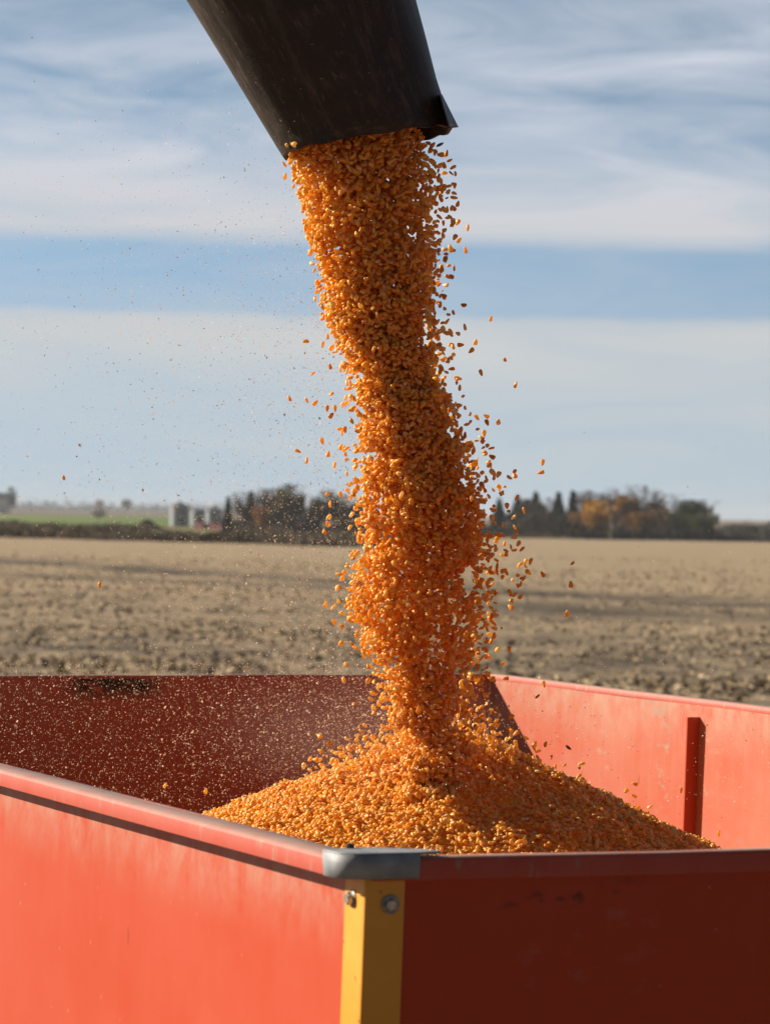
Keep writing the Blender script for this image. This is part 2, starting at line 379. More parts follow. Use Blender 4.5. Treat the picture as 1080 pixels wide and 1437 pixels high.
# ------------------------------------------------------------------ plants
def leaf_mesh(name, P, size, flat=0.0, tone=None):
    # one small bent blade (two triangles forming a folded leaf) per point
    n = len(P); a = rng.normal(size=(n, 3)); a[:, 2] *= (1 - flat); a /= np.linalg.norm(a, axis=1)[:, None]
    b = np.cross(a, rng.normal(size=(n, 3))); b /= np.linalg.norm(b, axis=1)[:, None]
    s_ = (size * rng.uniform(.6, 1.5, n))[:, None]
    v = np.stack([P - a * s_, P + b * s_ * .5, P + a * s_, P - b * s_ * .5 + np.cross(a, b) * s_ * .35], 1).reshape(-1, 3)
    me = np_mesh(name, v, np.arange(n * 4).reshape(n, 4))
    return me
def foliage(name, col, var=0.5):
    a = Mat(name); r_ = a.n('ShaderNodeNewGeometry').outputs['Random Per Island']
    n = a.noise(a.pos(), 0.6, 3); f = a.math('ADD', a.math('MULTIPLY', r_, 0.6), a.math('MULTIPLY', n, 0.5))
    return a.set(a.mix(f, tuple(c * (1 - var) for c in col), tuple(c * (1 + var) for c in col)), 0.9, spec=0.1).m
MF = {'spruce': foliage('dark_spruce_needles', (0.030, 0.036, 0.026)), 'bare': foliage('bare_twigs', (0.092, 0.070, 0.060)), 'olive': foliage('olive_leaves', (0.115, 0.10, 0.042)),
      'yellow': foliage('yellow_autumn_leaves', (0.55, 0.32, 0.05), 0.35), 'rust': foliage('rust_autumn_leaves', (0.32, 0.17, 0.05)), 'green': foliage('green_leaves', (0.070, 0.082, 0.036)), 'pale': foliage('pale_bare_twigs', (0.16, 0.14, 0.12))}
M_BARK = plain('grey_bark', (0.075, 0.06, 0.05), 0.95, 0.4, 3.0, 0.1)
def tree(kind, px, top, width, depth, label, group=None, cat='tree', name=None, bot=0.12):
    base = ground(px, depth); m_px = depth / F_PX
    H = at(px, top - 1.5, depth).z; Wd = width * m_px / 2 * (1.35 if kind == 'spruce' else 1.2)
    root = empty(name or {'spruce': 'spruce_tree', 'bare': 'bare_tree', 'pale': 'bare_tree'}.get(kind, 'leafy_tree'), base, random.uniform(0, 6))
    tag(root, label, cat, group)
    tr = MB(); lean = random.uniform(-.03, .03) * H
    if kind == 'spruce':
        tr.tube([(0, 0, -.3), (0, 0, H * .5), (0, 0, H * .97)], [H * .022, H * .015, H * .003], 6)
        n = 2600; lay = 13
        t = rng.uniform(0, 1, n) ** 1.35; lyr = np.floor(t * lay) / lay; ft = t * lay % 1
        rad = Wd * (1 - t) ** .85 * (0.62 + 0.45 * (1 - ft)) + .06; an = rng.uniform(0, 6.283, n); lob = 0.8 + 0.3 * np.sin(an * 5 + lyr * 40)
        r_ = rad * lob * np.sqrt(rng.uniform(.15, 1, n))
        P = np.stack([r_ * np.cos(an), r_ * np.sin(an), H * (bot * .6 + t * (1 - bot * .6)) - r_ * .22], 1)
        me = leaf_mesh('crown', P, max(.24, H * .05), .4)
    else:
        tr.tube([(0, 0, -.3), (lean * .3, 0, H * .3), (lean, 0, H * .62)], [H * .024, H * .017, H * .008], 6)
        tips = []
        nb = 11 if kind in ('bare', 'pale') else 8
        for k in range(nb):
            z0 = H * random.uniform(.16, .55); an = k * 2.4 + random.uniform(-.4, .4); ln = Wd * random.uniform(.55, .98)
            e_ = Vector((math.cos(an) * ln, math.sin(an) * ln, min(H * .95, z0 + (H - z0) * random.uniform(.3, .85)))); s_ = Vector((lean * z0 / H, 0, z0))
            m_ = s_.lerp(e_, .5) + Vector((0, 0, -H * .03)); tr.tube([s_, m_, e_], [H * .010, H * .006, H * .002], 4)
            tips += [s_.lerp(e_, f) for f in (.5, .75, 1.0)]
        tips.append(Vector((lean, 0, H * .93)))
        if kind in ('bare', 'pale'):
            for q in list(tips):
                for k in range(7):
                    d = Vector((random.gauss(0, .5), random.gauss(0, .5), random.uniform(.2, 1))).normalized() * H * random.uniform(.08, .17)
                    tr.tube([q, q + d * .6 + Vector((0, 0, .02)), q + d], [H * .0035, H * .0025, H * .001], 3, False)
        T = np.array([tuple(t_) for t_ in tips]); n = {'bare': 1900, 'pale': 500}.get(kind, 2400)
        cid = rng.integers(0, len(T), n); cs = rng.uniform(.55, 1.25, len(T))[cid] * (.24 * Wd + .06 * H)
        P = T[cid] + rng.normal(size=(n, 3)) * (cs * .62)[:, None]
        P[:, 2] = np.clip(P[:, 2], H * bot, H * 1.0)
        P[:, 2] = H * bot + (P[:, 2] - H * bot) * (H * (1 - bot)) / (np.percentile(P[:, 2], 97) - H * bot); P[:, :2] *= Wd / np.percentile(np.abs(P[:, :2]).max(1), 92)
        k_ = (P[:, 0] ** 2 + P[:, 1] ** 2) ** .5; s2 = np.where(k_ > Wd * 1.15, Wd * 1.15 / k_, 1); P[:, 0] *= s2; P[:, 1] *= s2
        me = leaf_mesh('crown', P, {'bare': .17, 'pale': .09}.get(kind, .26) * (H / 7))
    tr.build('trunk', M_BARK, root, recalc=False)
    link('crown', me, MF[kind], root)
    return root

GL = 'trees of the farm shelterbelt left of the corn'
for a in (('spruce', 320, 700, 15, 468, 'narrow dark spruce with a pointed top just right of the grain bins'),
          ('bare', 344, 696, 30, 480, 'dark bare tree between the narrow spruce and the tallest tree left of the corn'),
          ('spruce', 352, 692, 26, 492, 'dark spruce rising behind the bare tree left of the corn'),
          ('bare', 376, 690, 34, 486, 'greyish purple bare tree behind the rusty shrub'),
          ('spruce', 392, 688, 30, 495, 'broad dark spruce, the tallest crown left of the corn'),
          ('olive', 404, 688, 34, 478, 'olive green tree right of the tallest dark crown'),
          ('bare', 424, 712, 30, 476, 'low dark bare tree right of the olive tree'),
          ('olive', 460, 697, 38, 480, 'olive tree with a rounded crown close to the left edge of the corn'),
          ('spruce', 440, 710, 28, 488, 'short dark spruce in the dip between the two olive trees'),
          ('olive', 486, 700, 34, 484, 'olive brown tree touching the left edge of the falling corn'),
          ('spruce', 505, 712, 30, 490, 'dark spruce half hidden behind the left edge of the falling corn')):
    tree(*a, group=GL)
tree('rust', 366, 716, 18, 455, 'small rusty orange shrub in front of the dark trees left of the corn', cat='shrub', name='shrub', bot=.05)
GR = 'trees of the wood right of the corn'
for a in (('spruce', 700, 702, 30, 500, 'dark tree at the right edge of the falling corn'),
          ('spruce', 726, 699, 28, 496, 'dark spruce, first pointed top right of the corn'),
          ('spruce', 751, 693, 26, 500, 'dark pointed spruce, second top right of the corn'),
          ('bare', 738, 706, 30, 505, 'low dark bare tree in the gap between the first two spruce tops'),
          ('spruce', 783, 694, 28, 498, 'dark spruce left of the yellow tree, third pointed top from the corn'),
          ('spruce', 803, 692, 24, 504, 'dark spruce directly above and left of the yellow tree'),
          ('bare', 770, 704, 32, 508, 'brown bare tree between the second and third spruce tops'),
          ('green', 786, 727, 16, 482, 'low light green bush under the dark spruces left of the yellow tree'),
          ('rust', 812, 722, 24, 484, 'low rust brown tree left of the foot of the yellow tree'),
          ('bare', 826, 694, 40, 510, 'grey brown bare tree behind the yellow tree'),
          ('yellow', 838, 707, 36, 480, 'bright yellow autumn tree with a round crown'),
          ('bare', 862, 694, 38, 508, 'grey bare tree right of the yellow crown'),
          ('rust', 877, 700, 26, 500, 'tree with an orange brown top right of the yellow tree'),
          ('bare', 904, 689, 40, 506, 'tallest bare brown tree of the wood'),
          ('rust', 898, 722, 32, 484, 'low rusty tree in front of the tallest bare tree'),
          ('bare', 932, 700, 40, 500, 'brown bare tree right of the tallest bare tree'),
          ('rust', 930, 718, 30, 486, 'low ochre brown tree near the right end of the wood'),
          ('green', 968, 706, 32, 486, 'dark green leafy tree near the right end of the wood'),
          ('green', 985, 724, 34, 476, 'low dark green tree at the right end of the wood'),
          ('pale', 985, 704, 40, 495, 'pale thin bare tree at the right end of the wood, sky showing through'),
          ('green', 952, 724, 30, 480, 'low dark bush at the foot of the brown bare trees'),
          ('bare', 855, 722, 34, 486, 'low brown thicket right of the foot of the yellow tree')):
    tree(*a, group=GR)
for a in (('green', 30 / 2, 690, 12, 1500, 'faint tree beside the pale house on the far left horizon'), ('rust', 140, 704, 9, 2200, 'left of two tiny faint trees on the horizon left of the bins'),
          ('olive', 177, 703, 10, 2200, 'right of two tiny faint trees on the horizon left of the bins')):
    tree(*a, group='faint trees on the far horizon')
tree('bare', 139, 716.5, 17, 760, 'dark round shrub standing alone in the green field', cat='shrub', name='shrub', bot=.02)
def scatter_strip(name, n, poly_fn, hgt, col, size, label, cat, kind='stuff', matname=None):
    P = np.array([poly_fn() for _ in range(n)]); P[:, 2] = rng.uniform(0, 1, n) ** 1.4 * hgt * (0.6 + 0.5 * np.sin(P[:, 0] * .5) * np.sin(P[:, 0] * .19 + 1)) - .05
    o = link(name, leaf_mesh(name, P, size), foliage(matname or name, col)); tag(o, label, cat, kind=kind); return o
def strip_pt(x0, x1, d0, d1):
    def f():
        px = random.uniform(x0, x1); d = random.uniform(d0, d1); p = ground(px, d); return (p.x, p.y, 0)
    return f
def weed_pt():
    px = random.uniform(-90, 560); t = max(0, px) / 500; d = (352 - 42 * t) * (1 + random.random() ** 1.5 * (.16 if 215 < px < 335 else .55)); p = ground(px, d); return (p.x, p.y, 0)
scatter_strip('weeds', 52000, weed_pt, 1.15, (0.105, 0.082, 0.052), 0.22, 'dark strip of dry weeds along the far edge of the field', 'weeds')
scatter_strip('tall_grass', 7000, strip_pt(640, 800, 455, 475), 0.6, (0.10, 0.08, 0.045), 0.2, 'brown tall grass in front of the wood right of the corn', 'grass')
def mound():
    a = random.gauss(0, 1.2); p = ground(207, 520); return (p.x + a, p.y + random.gauss(0, 1), 0)
P = np.array([mound() for _ in range(1500)]); P[:, 2] = rng.uniform(0, 1.5, 1500) * np.exp(-((P[:, 0] - P[:, 0].mean()) / 1.5) ** 2)
tag(link('bush', leaf_mesh('bush', P, .22), foliage('dark_bush_twigs', (0.06, 0.048, 0.035))), 'low dark bush on the verge left of the grain bins', 'shrub')
scatter_strip('far_wood', 20000, strip_pt(985, 1200, 500, 560), 2.9, (0.075, 0.068, 0.060), 0.26, 'low dark wooded line on the right horizon', 'wood')
scatter_strip('far_treeline', 5000, strip_pt(-60, 520, 3300, 3600), 10.5, (0.07, 0.075, 0.075), 1.5, 'faint bluish line of trees on the left horizon', 'treeline')
scatter_strip('far_undergrowth', 9000, strip_pt(330, 540, 470, 500), 3.0, (0.040, 0.036, 0.026), 0.26, 'dark undergrowth beneath the trees left of the corn', 'undergrowth')
scatter_strip('wood_undergrowth', 22000, strip_pt(650, 1000, 478, 515), 5.4, (0.060, 0.052, 0.042), 0.26, 'dark undergrowth at the foot of the wood right of the corn', 'undergrowth')

# clods and straw lying on the near part of the field
def clods():
    n = 11000; d = 45 * (230 / 45) ** rng.uniform(0, 1, n); t = rng.uniform(-.17, .17, n); x, y = d * t, d
    cl = fbm(x, y, .25, 3, 50); ok = cl > rng.normal(.24, .25, n); x, y, d = x[ok], y[ok], d[ok]; n = len(x)
    base = np.array([(0, 0, 1.0), (.9, 0, .35), (.28, .86, .4), (-.73, .53, .3), (-.73, -.53, .4), (.28, -.86, .33), (1.2, .1, -.3), (.3, 1.1, -.3), (-.95, .7, -.3), (-.9, -.75, -.3), (.35, -1.15, -.3)])
    tri = np.array([(0, i, i % 5 + 1) for i in range(1, 6)]); quad = np.array([(i, i + 5, i % 5 + 6, i % 5 + 1) for i in range(1, 6)])
    sz = np.minimum(np.exp(rng.normal(np.log(.036), .45, n)), .075); sc = sz[:, None] * rng.uniform(.6, 1.5, (n, 3)) * np.array((1, 1, .75)); an = rng.uniform(0, 6.28, n)
    v = base[None] * sc[:, None, :] * rng.uniform(.8, 1.2, (n, 11, 1)); c_, s_ = np.cos(an)[:, None], np.sin(an)[:, None]
    v = np.stack([v[..., 0] * c_ - v[..., 1] * s_, v[..., 0] * s_ + v[..., 1] * c_, v[..., 2]], -1) + np.stack([x, y, np.zeros(n)], 1)[:, None]
    o_ = (np.arange(n) * 11)[:, None, None]
    me = np_mesh('soil_clods', v.reshape(-1, 3), (quad[None] + o_).reshape(-1, 4), (tri[None] + o_).reshape(-1, 3))
    a = Mat('clod_soil'); ri = a.n('ShaderNodeNewGeometry').outputs['Random Per Island']; nn = a.noise(a.pos(), 6, 4)
    a.set(a.mix(a.mr(ri, .45, .75), a.mix(nn, (.075, .062, .048), (.15, .12, .09)), (.28, .22, .15)), .95, spec=.1)
    tag(link('soil_clods', me, a.m), 'dark clods and lumps of soil scattered over the harvested field', 'soil', kind='stuff')
    n = 42000; d = 45 * (260 / 45) ** rng.uniform(0, 1, n); t = rng.uniform(-.17, .17, n); x, y = d * t, d
    ok = fbm(x, y, .4, 3, 51) > rng.normal(-.1, .3, n); 
    for a_, b_, w_, am in BANDS: ok &= rng.uniform(0, 1, n) > 1.25 * am * line_strip(x, y, a_, b_, w_)
    P = np.stack([x, y, rng.uniform(.01, .06, n)], 1)[ok]
    tag(link('corn_stubble', leaf_mesh('corn_stubble', P, .085, .6), foliage('dry_corn_stalks', (.30, .235, .155), .4)), 'dry broken stalks and straw littering the harvested field', 'stubble', kind='stuff')
clods()

# ------------------------------------------------------------------ farm buildings
M_BINW = plain('weathered_bin_steel', (0.25, 0.275, 0.32), 0.5, 0.12, 2.0, 0.5); M_BINR = plain('dark_bin_roof', (0.15, 0.16, 0.19), 0.55, 0.12, 2.0)
M_WHITE = plain('white_siding', (0.70, 0.68, 0.64), 0.8, 0.08, 1.0); M_ROOFR = plain('faded_red_roof', (0.36, 0.15, 0.13), 0.7, 0.15, 1.0)
M_GREY = plain('grey_sheet_metal', (0.17, 0.18, 0.21), 0.6, 0.15, 1.0); M_DARK = plain('dark_opening', (0.03, 0.03, 0.035), 0.8, 0.1, 1.0); M_POLE = plain('weathered_pole_wood', (0.22, 0.19, 0.16), 0.9, 0.2, 3.0)
def grain_bin(px, apex, eave, width, depth, label):
    b = ground(px, depth); m_px = depth / F_PX; r_ = width * m_px / 2; he = at(px, eave, depth).z; ha = at(px, apex, depth).z
    root = empty('grain_bin', b); tag(root, label, 'grain bin', 'grain bins of the distant farm')
    mb = MB(); rings = []
    for i in range(25):
        z = -0.2 + (he + .2) * i / 24; rr = r_ * (1 + (.012 if i % 2 else -.006))
        rings.append([(rr * math.cos(k * math.pi / 16), rr * math.sin(k * math.pi / 16), z) for k in range(32)])
    mb.loft(rings); mb.build('wall', M_BINW, root, True)
    rf = MB(); rf.loft([[(q * math.cos(k * math.pi / 16), q * math.sin(k * math.pi / 16), z) for k in range(32)] for q, z in ((r_ * 1.05, he - .02), (r_ * 1.06, he + .05), (r_ * .14, ha - .12))])
    ro = rf.build('roof', M_BINR, root)
    cp = MB(); cp.loft([[(q * math.cos(k * math.pi / 8), q * math.sin(k * math.pi / 8), z) for k in range(16)] for q, z in ((r_ * .16, ha - .13), (r_ * .16, ha + .05), (r_ * .03, ha + .16))]); cp.build('cap', M_BINW, ro)
    dr = MB(); dr.box((r_ * .3, -r_ * .97, he * .22), .7, .12, he * .4); dr.build('door', M_DARK, root)
grain_bin(252, 703.5, 711, 27, 640, 'largest grain bin with a pointed roof and a bright sunlit left side')
grain_bin(278, 712, 717, 21, 655, 'grain bin between the largest bin and the one beside the spruce')
grain_bin(300, 709.5, 716, 23, 660, 'grain bin beside the narrow spruce, with a dark pointed roof')
def house(name, px, x0, x1, eave, ridge, depth, wall, roof, label, cat, dep=4.0, openings=()):
    b = ground(px, depth); m = depth / F_PX; w_ = (x1 - x0) * m; he = at(px, eave, depth).z; hr = at(px, ridge, depth).z
    root = empty(name, b, R(8)); tag(root, label, cat)
    wl = MB(); wl.add([(-w_ / 2, -dep / 2, -.2), (w_ / 2, -dep / 2, -.2), (w_ / 2, dep / 2, -.2), (-w_ / 2, dep / 2, -.2), (-w_ / 2, -dep / 2, he), (w_ / 2, -dep / 2, he), (w_ / 2, dep / 2, he), (-w_ / 2, dep / 2, he), (-w_ / 2, 0, hr - .06), (w_ / 2, 0, hr - .06)],
                      [(0, 1, 5, 4), (2, 3, 7, 6), (1, 2, 6, 9, 5), (3, 0, 4, 8, 7), (0, 3, 2, 1), (4, 5, 9, 8), (6, 7, 8, 9)]); wl.build('wall', wall, root)
    rf = MB(); o_ = .25
    for sgn in (-1, 1):
        A = [(-w_ / 2 - o_, sgn * (dep / 2 + o_), he - .08), (w_ / 2 + o_, sgn * (dep / 2 + o_), he - .08), (w_ / 2 + o_, 0, hr), (-w_ / 2 - o_, 0, hr)]
        rf.add(A + [(x, y, z + .1) for x, y, z in A], [(0, 1, 2, 3), (7, 6, 5, 4), (0, 4, 5, 1), (1, 5, 6, 2), (2, 6, 7, 3), (3, 7, 4, 0)])
    rf.build('roof', roof, root)
    for (nm, f, zz_, ww, hh) in openings:
        mb = MB(); mb.box((-w_ / 2 + w_ * f, -dep / 2 - .02, zz_), ww, .1, hh); mb.build(nm, M_DARK, root)
house('farm_shed', 295, 277, 313, 743, 734.5, 560, M_WHITE, M_ROOFR, 'low white shed with a faded red roof in front of the grain bins', 'shed', 3.2, (('door', .3, .45, .8, .9), ('window', .7, .6, .6, .35)))
house('farmhouse', 4, -6, 12, 700, 692, 1500, M_WHITE, M_GREY, 'pale house on the horizon at the far left edge', 'house', 5, (('window', .3, 3.0, .9, 1.2), ('window', .7, 3.0, .9, 1.2), ('door', .5, 1.1, 1.0, 2.1)))
house('metal_shed', 1028, 1017, 1041, 750, 744, 545, M_GREY, M_GREY, 'low dark grey shed among the trees on the right horizon', 'shed', 4, (('door', .5, .6, 1.2, 1.1),))
def pole(px, top, depth, label):
    b = ground(px, depth); H = at(px, top, depth).z; root = empty('utility_pole', b); tag(root, label, 'pole')
    mb = MB(); mb.tube([(0, 0, -.3), (0, 0, H)], [.15, .10], 8); mb.build('post', M_POLE, root)
    ca = MB(); ca.box((0, -.13, H - .45), 1.7, .1, .12); c_ = ca.build('crossarm', M_POLE, root)
    for k in (-.7, .7):
        q = MB(); q.tube([(k, -.13, H - .39), (k, -.13, H - .2)], [.05, .035], 6); q.build('insulator', M_WHITE, c_)
pole(857, 712, 470, 'pale utility pole in front of the wood right of the yellow tree')
pole(1047, 729, 620, 'thin utility pole on the right horizon beyond the grey shed')
pole(91, 694, 1900, 'tiny pole on the hazy far left horizon')

# ------------------------------------------------------------------ grain wagon
ZR = CAM_H - 0.44
def isect(a, b):
    p, q = [on_plane(*v, ZR).xy for v in a], [on_plane(*v, ZR).xy for v in b]
    d, e_ = p[1] - p[0], q[1] - q[0]; t = ((q[0] - p[0]).cross(e_)) / d.cross(e_); r_ = p[0] + d * t
    return Vector((r_.x, r_.y, ZR))
lAB, lAD = ((0, 1081), (455, 1199.5)), ((605, 1203.5), (1080, 1192.5))
lBC, lCD = ((0, 950.5), (680, 948.0)), ((700, 949.5), (1080, 996))
OHB, OH = 0.044, 0.020                                     # outward overhang of the two near rails
Ao = isect(lAB, lAD); Bo = isect(lAB, lBC); Co = isect(lBC, lCD); Do = isect(lAD, lCD)
dAB = (Bo - Ao).normalized(); dAD = (Do - Ao).normalized(); up = Vector((0, 0, 1))
nAB = Vector((dAB.y, -dAB.x, 0));  nAB = nAB if nAB.dot(dAD) < 0 else -nAB     # outward
nAD = Vector((dAD.y, -dAD.x, 0));  nAD = nAD if nAD.dot(dAB) < 0 else -nAD
A = Ao - nAB * OHB - nAD * OH
B = Bo - nAB * OHB; D = Do - nAD * OH; Cc = Co
cen = (A + B + Cc + D) / 4
DOWN = Vector((-0.022, 0.0, -1.0))            # the box sits a touch out of plumb, as in the photo
DEPTH = 1.75
wagon = empty('grain_wagon', (cen.x, cen.y, ZR - DEPTH))
tag(wagon, 'red painted steel grain wagon with a yellow corner post being filled with corn', 'grain wagon')
W0 = Vector(wagon.location)
def panel(name, P, Q, n_out, mat, thick=0.004, label=None, inner_off=0.0):
    # a sheet from P to Q with thickness outward; UV in metres along and below the top
    nu, nv = 24, 10; vs = []; fs = []; uvs = []
    Ln = (Q - P).length; d = (Q - P).normalized()
    def pt(u, v, o): return P + d * u + DOWN * v + n_out * o - W0
    for side, o in ((0, inner_off), (1, inner_off + thick)):
        for i in range(nu + 1):
            for j in range(nv + 1):
                u = Ln * i / nu; v = DEPTH * j / nv
                buck = 0.0035 * math.sin(u * 4.1 + 1) * math.sin(v * 3.0 + .4) * min(1, v * 4)
                vs.append(pt(u, v, o + buck)); uvs.append((u, v))
    n1 = (nu + 1) * (nv + 1); ix = lambda s_, i, j: s_ * n1 + i * (nv + 1) + j
    for i in range(nu):
        for j in range(nv):
            fs.append((ix(0, i, j), ix(0, i + 1, j), ix(0, i + 1, j + 1), ix(0, i, j + 1))); fs.append((ix(1, i, j), ix(1, i, j + 1), ix(1, i + 1, j + 1), ix(1, i + 1, j)))
        fs.append((ix(0, i, 0), ix(1, i, 0), ix(1, i + 1, 0), ix(0, i + 1, 0))); fs.append((ix(0, i, nv), ix(0, i + 1, nv), ix(1, i + 1, nv), ix(1, i, nv)))
    for j in range(nv):
        fs.append((ix(0, 0, j), ix(0, 0, j + 1), ix(1, 0, j + 1), ix(1, 0, j))); fs.append((ix(0, nu, j), ix(1, nu, j), ix(1, nu, j + 1), ix(0, nu, j + 1)))
    me = bpy.data.meshes.new(name); me.from_pydata([tuple(v) for v in vs], [], fs); uvl = me.uv_layers.new(name='UVMap')
    for lp in me.loops: uvl.data[lp.index].uv = uvs[lp.vertex_index]
    me.update(); me.shade_smooth()
    import bmesh
    bm = bmesh.new(); bm.from_mesh(me); bmesh.ops.recalc_face_normals(bm, faces=bm.faces)
    for e_ in bm.edges: e_.smooth = e_.calc_face_angle(0) < R(40)
    bm.to_mesh(me); bm.free()
    o = link(name, me, mat, wagon)
    if label: o['label'] = label
    return o
def rail(P, Q, n_out, o0, o1, zt, zb, label=None, ch=0.006):
    # bevelled bar along the top edge, from o0 to o1 outward
    prof = [(o0, zb), (o0, zt - ch * .5), (o0 + ch * .5, zt), (o1 - ch, zt), (o1 - ch * .3, zt - ch * .3), (o1, zt - ch), (o1 - .001, zb)]
    mb = MB(); nseg = 16; rings = []
    for i in range(nseg + 1):
        p = P.lerp(Q, i / nseg); wv = 0.0012 * math.sin(i * 1.7)
        rings.append([p + n_out * (a + wv) + up * (b + wv * .5) - W0 for a, b in prof])
    mb.loft(rings); o = mb.build('top_rail', M_RAIL, wagon)
    o.data.shade_smooth()
    import bmesh
    bm = bmesh.new(); bm.from_mesh(o.data)
    for e_ in bm.edges: e_.smooth = e_.calc_face_angle(0) < R(50)
    bm.to_mesh(o.data); bm.free()
    if label: o['label'] = label
    return o
# measures along each sheet, for the marks on it
def u_of(P, Q, px, py): return (on_plane(px, py, ZR) - P).dot((Q - P).normalized())
uS0, uS1 = u_of(Cc, B, 228, 950), u_of(Cc, B, 92, 950)
m_AB = paint('sunlit_side_paint', RED, 0.055, 0.6, (), 0.03)
uR = u_of(Cc, D, 960, 979)
m_CD = paint('scoured_inner_paint', RED, 0.33, 0.55, ((uR - .16, uR - .0, .005, .05, (.30, .24, .19), .8, .50), (uR - .07, uR, .03, .30, (.32, .25, .20), .8, .52), (uR - .42, uR - .30, .06, .26, (.36, .27, .22), .6, .56), (uR + .05, uR + .30, .03, .35, (.62, .34, .26), .3, .56), (uR + .28, uR + .36, .30, .45, (.25, .2, .18), .8, .55)), 0.16)
m_BC = paint('shaded_inner_paint', RED, 0.20, 0.15, ((uS0, uS1, -.02, .048, (.022, .017, .015), .97, .36),), 0.12)
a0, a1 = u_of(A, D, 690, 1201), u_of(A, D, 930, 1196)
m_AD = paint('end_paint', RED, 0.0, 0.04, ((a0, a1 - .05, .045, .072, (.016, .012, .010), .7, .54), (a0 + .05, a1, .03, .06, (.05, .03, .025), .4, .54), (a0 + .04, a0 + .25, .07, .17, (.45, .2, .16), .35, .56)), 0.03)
panel('side_panel', A, B, nAB, m_AB, 0.004, 'sunlit red outer side with dust under its rail')
panel('end_panel', A, D, nAD, m_AD, 0.004, 'dark red shaded outer end panel')
panel('end_panel', Cc, B, -nAD, m_BC, 0.004, 'shaded inside of the far end panel with a black scuff by its edge')
panel('side_panel', Cc, D, -nAB, m_CD, 0.004, 'sunlit scoured inside of the far side panel')
rail(A, B, nAB, -0.006, OHB, 0.0, -0.026)
rail(A, D, nAD, -0.006, OH, 0.0, -0.029)
rail(Cc, B, -nAD, -0.003, 0.026, 0.004, -0.004)
rail(Cc, D, -nAB, -0.0015, 0.030, 0.004, -0.010, None, 0.004)
# floor of the box
fl = MB(); fv = [p + DOWN * (DEPTH - .05) - W0 for p in (A, B, Cc, D)]; fl.add(fv + [v - up * .01 for v in fv], [(0, 1, 2, 3), (7, 6, 5, 4), (0, 4, 5, 1), (1, 5, 6, 2), (2, 6, 7, 3), (3, 7, 4, 0)])
fl.build('floor', m_BC, wagon)
# stiffening rib (angle) on the inside of the far side panel
RibT = Cc + (D - Cc).normalized() * (uR + 0.135) - up * 0.038
dCD = (D - Cc).normalized()
rb = MB(); hw = 0.034; t_ = 0.006
def rp(a, b, c): return RibT + dCD * a + nAB * b + DOWN * c - W0
rb.add([rp(0, 0.001, 0), rp(t_, 0.001, 0), rp(t_, hw, 0), rp(0, hw, 0), rp(0, 0.001, 1.4), rp(t_, 0.001, 1.4), rp(t_, hw, 1.4), rp(0, hw, 1.4)], [(0, 1, 2, 3), (4, 7, 6, 5), (0, 4, 5, 1), (1, 5, 6, 2), (2, 6, 7, 3), (3, 7, 4, 0)])
rb.build('stiffening_rib', paint('rib_paint', RED, 0.06, 0, (), 0.1), wagon)
# yellow corner post: a steel angle outside the corner
PW, PV, PT = 0.058, 0.050, 0.004
def cp_(a, b, c, o=0.0): return A + dAB * a + dAD * b + DOWN * c - W0
Pc = A + nAB * 0.0042 + nAD * 0.0042
def pc(a, b, c): return Pc + dAB * a + dAD * b + DOWN * c - W0
prof = [(PW, 0), (PW, -PT), (0.004 - PT, -PT), (-PT * .75, -PT * .75 ), (-PT, 0.004 - PT), (-PT, PV), (0, PV), (0, 0)]
mb = MB(); mb.loft([[pc(a, b, c) for a, b in prof] for c in (0.028, 0.5, 1.0, DEPTH)])
post = mb.build('corner_post', M_YEL, wagon)
def bolt(center, nrm_, washer_r, head_r, yaw=0.0):
    nrm_ = nrm_.normalized(); a = nrm_.orthogonal().normalized(); b = nrm_.cross(a)
    def ring(r_, o, n, ph=0.0): return [center + (a * math.cos(2 * math.pi * k / n + ph) + b * math.sin(2 * math.pi * k / n + ph)) * r_ + nrm_ * o - W0 for k in range(n)]
    h = MB(); h.loft([ring(head_r, .0015, 6, yaw), ring(head_r, .0075, 6, yaw), ring(head_r * .82, .009, 6, yaw)]); ho = h.build('bolt', M_BOLT, post)
    wsh = MB(); wsh.loft([ring(washer_r, .0002, 28), ring(washer_r, .0017, 28), ring(washer_r * .88, .0024, 28)]); wsh.build('washer', M_WASH, post)
bolt(Pc + dAB * 0.034 + nAB * PT + DOWN * 0.056, nAB, .0115, .0085, .3)
bolt(Pc + dAD * 0.031 + nAD * PT + DOWN * 0.060, nAD, .0125, .0075, .5)
# galvanised corner cap: gusset plate on the rails with a rounded skirt round the corner
def cap_xy(a, b): return A + nAB * a + nAD * b       # outward offsets from the sheet corner
eo = OHB + 0.004; eq = OH + 0.004
outl = []                                             # outer outline: left end -> round corner -> right end
outl += [A + dAB * 0.040 + nAB * eo]
rad_c = 0.042; cc_ = A + nAB * (eo - rad_c) + nAD * (eq - rad_c)
for k in range(9):
    th = k / 8 * math.pi / 2; outl.append(cc_ + (nAB * math.cos(th) + nAD * math.sin(th)) * rad_c)
right_end = A + dAD * 0.060 + nAD * eq
outl.append(right_end)
tip = A + dAD * 0.094 + nAD * (eq - .010)
plate = [p for p in outl] + [tip, A + dAD * 0.080 - nAD * 0.012, A + dAB * 0.05 - nAB * 0.02]
zt = 0.0035
mb = MB(); lo = [p + up * zt - W0 for p in plate]; hi = [p + up * (zt + .004) - W0 for p in plate]; mb.loft([lo, hi])
cap = mb.build('corner_cap', M_GALV, wagon); bevel(cap, .0015, 2)
sk = MB(); n_ = len(outl); rings = []
def inward(p): return (cc_ - p).normalized() * .003 if (p - cc_).length < .04 else -((nAB if (p - A).dot(dAB) > .03 else nAD)) * .003
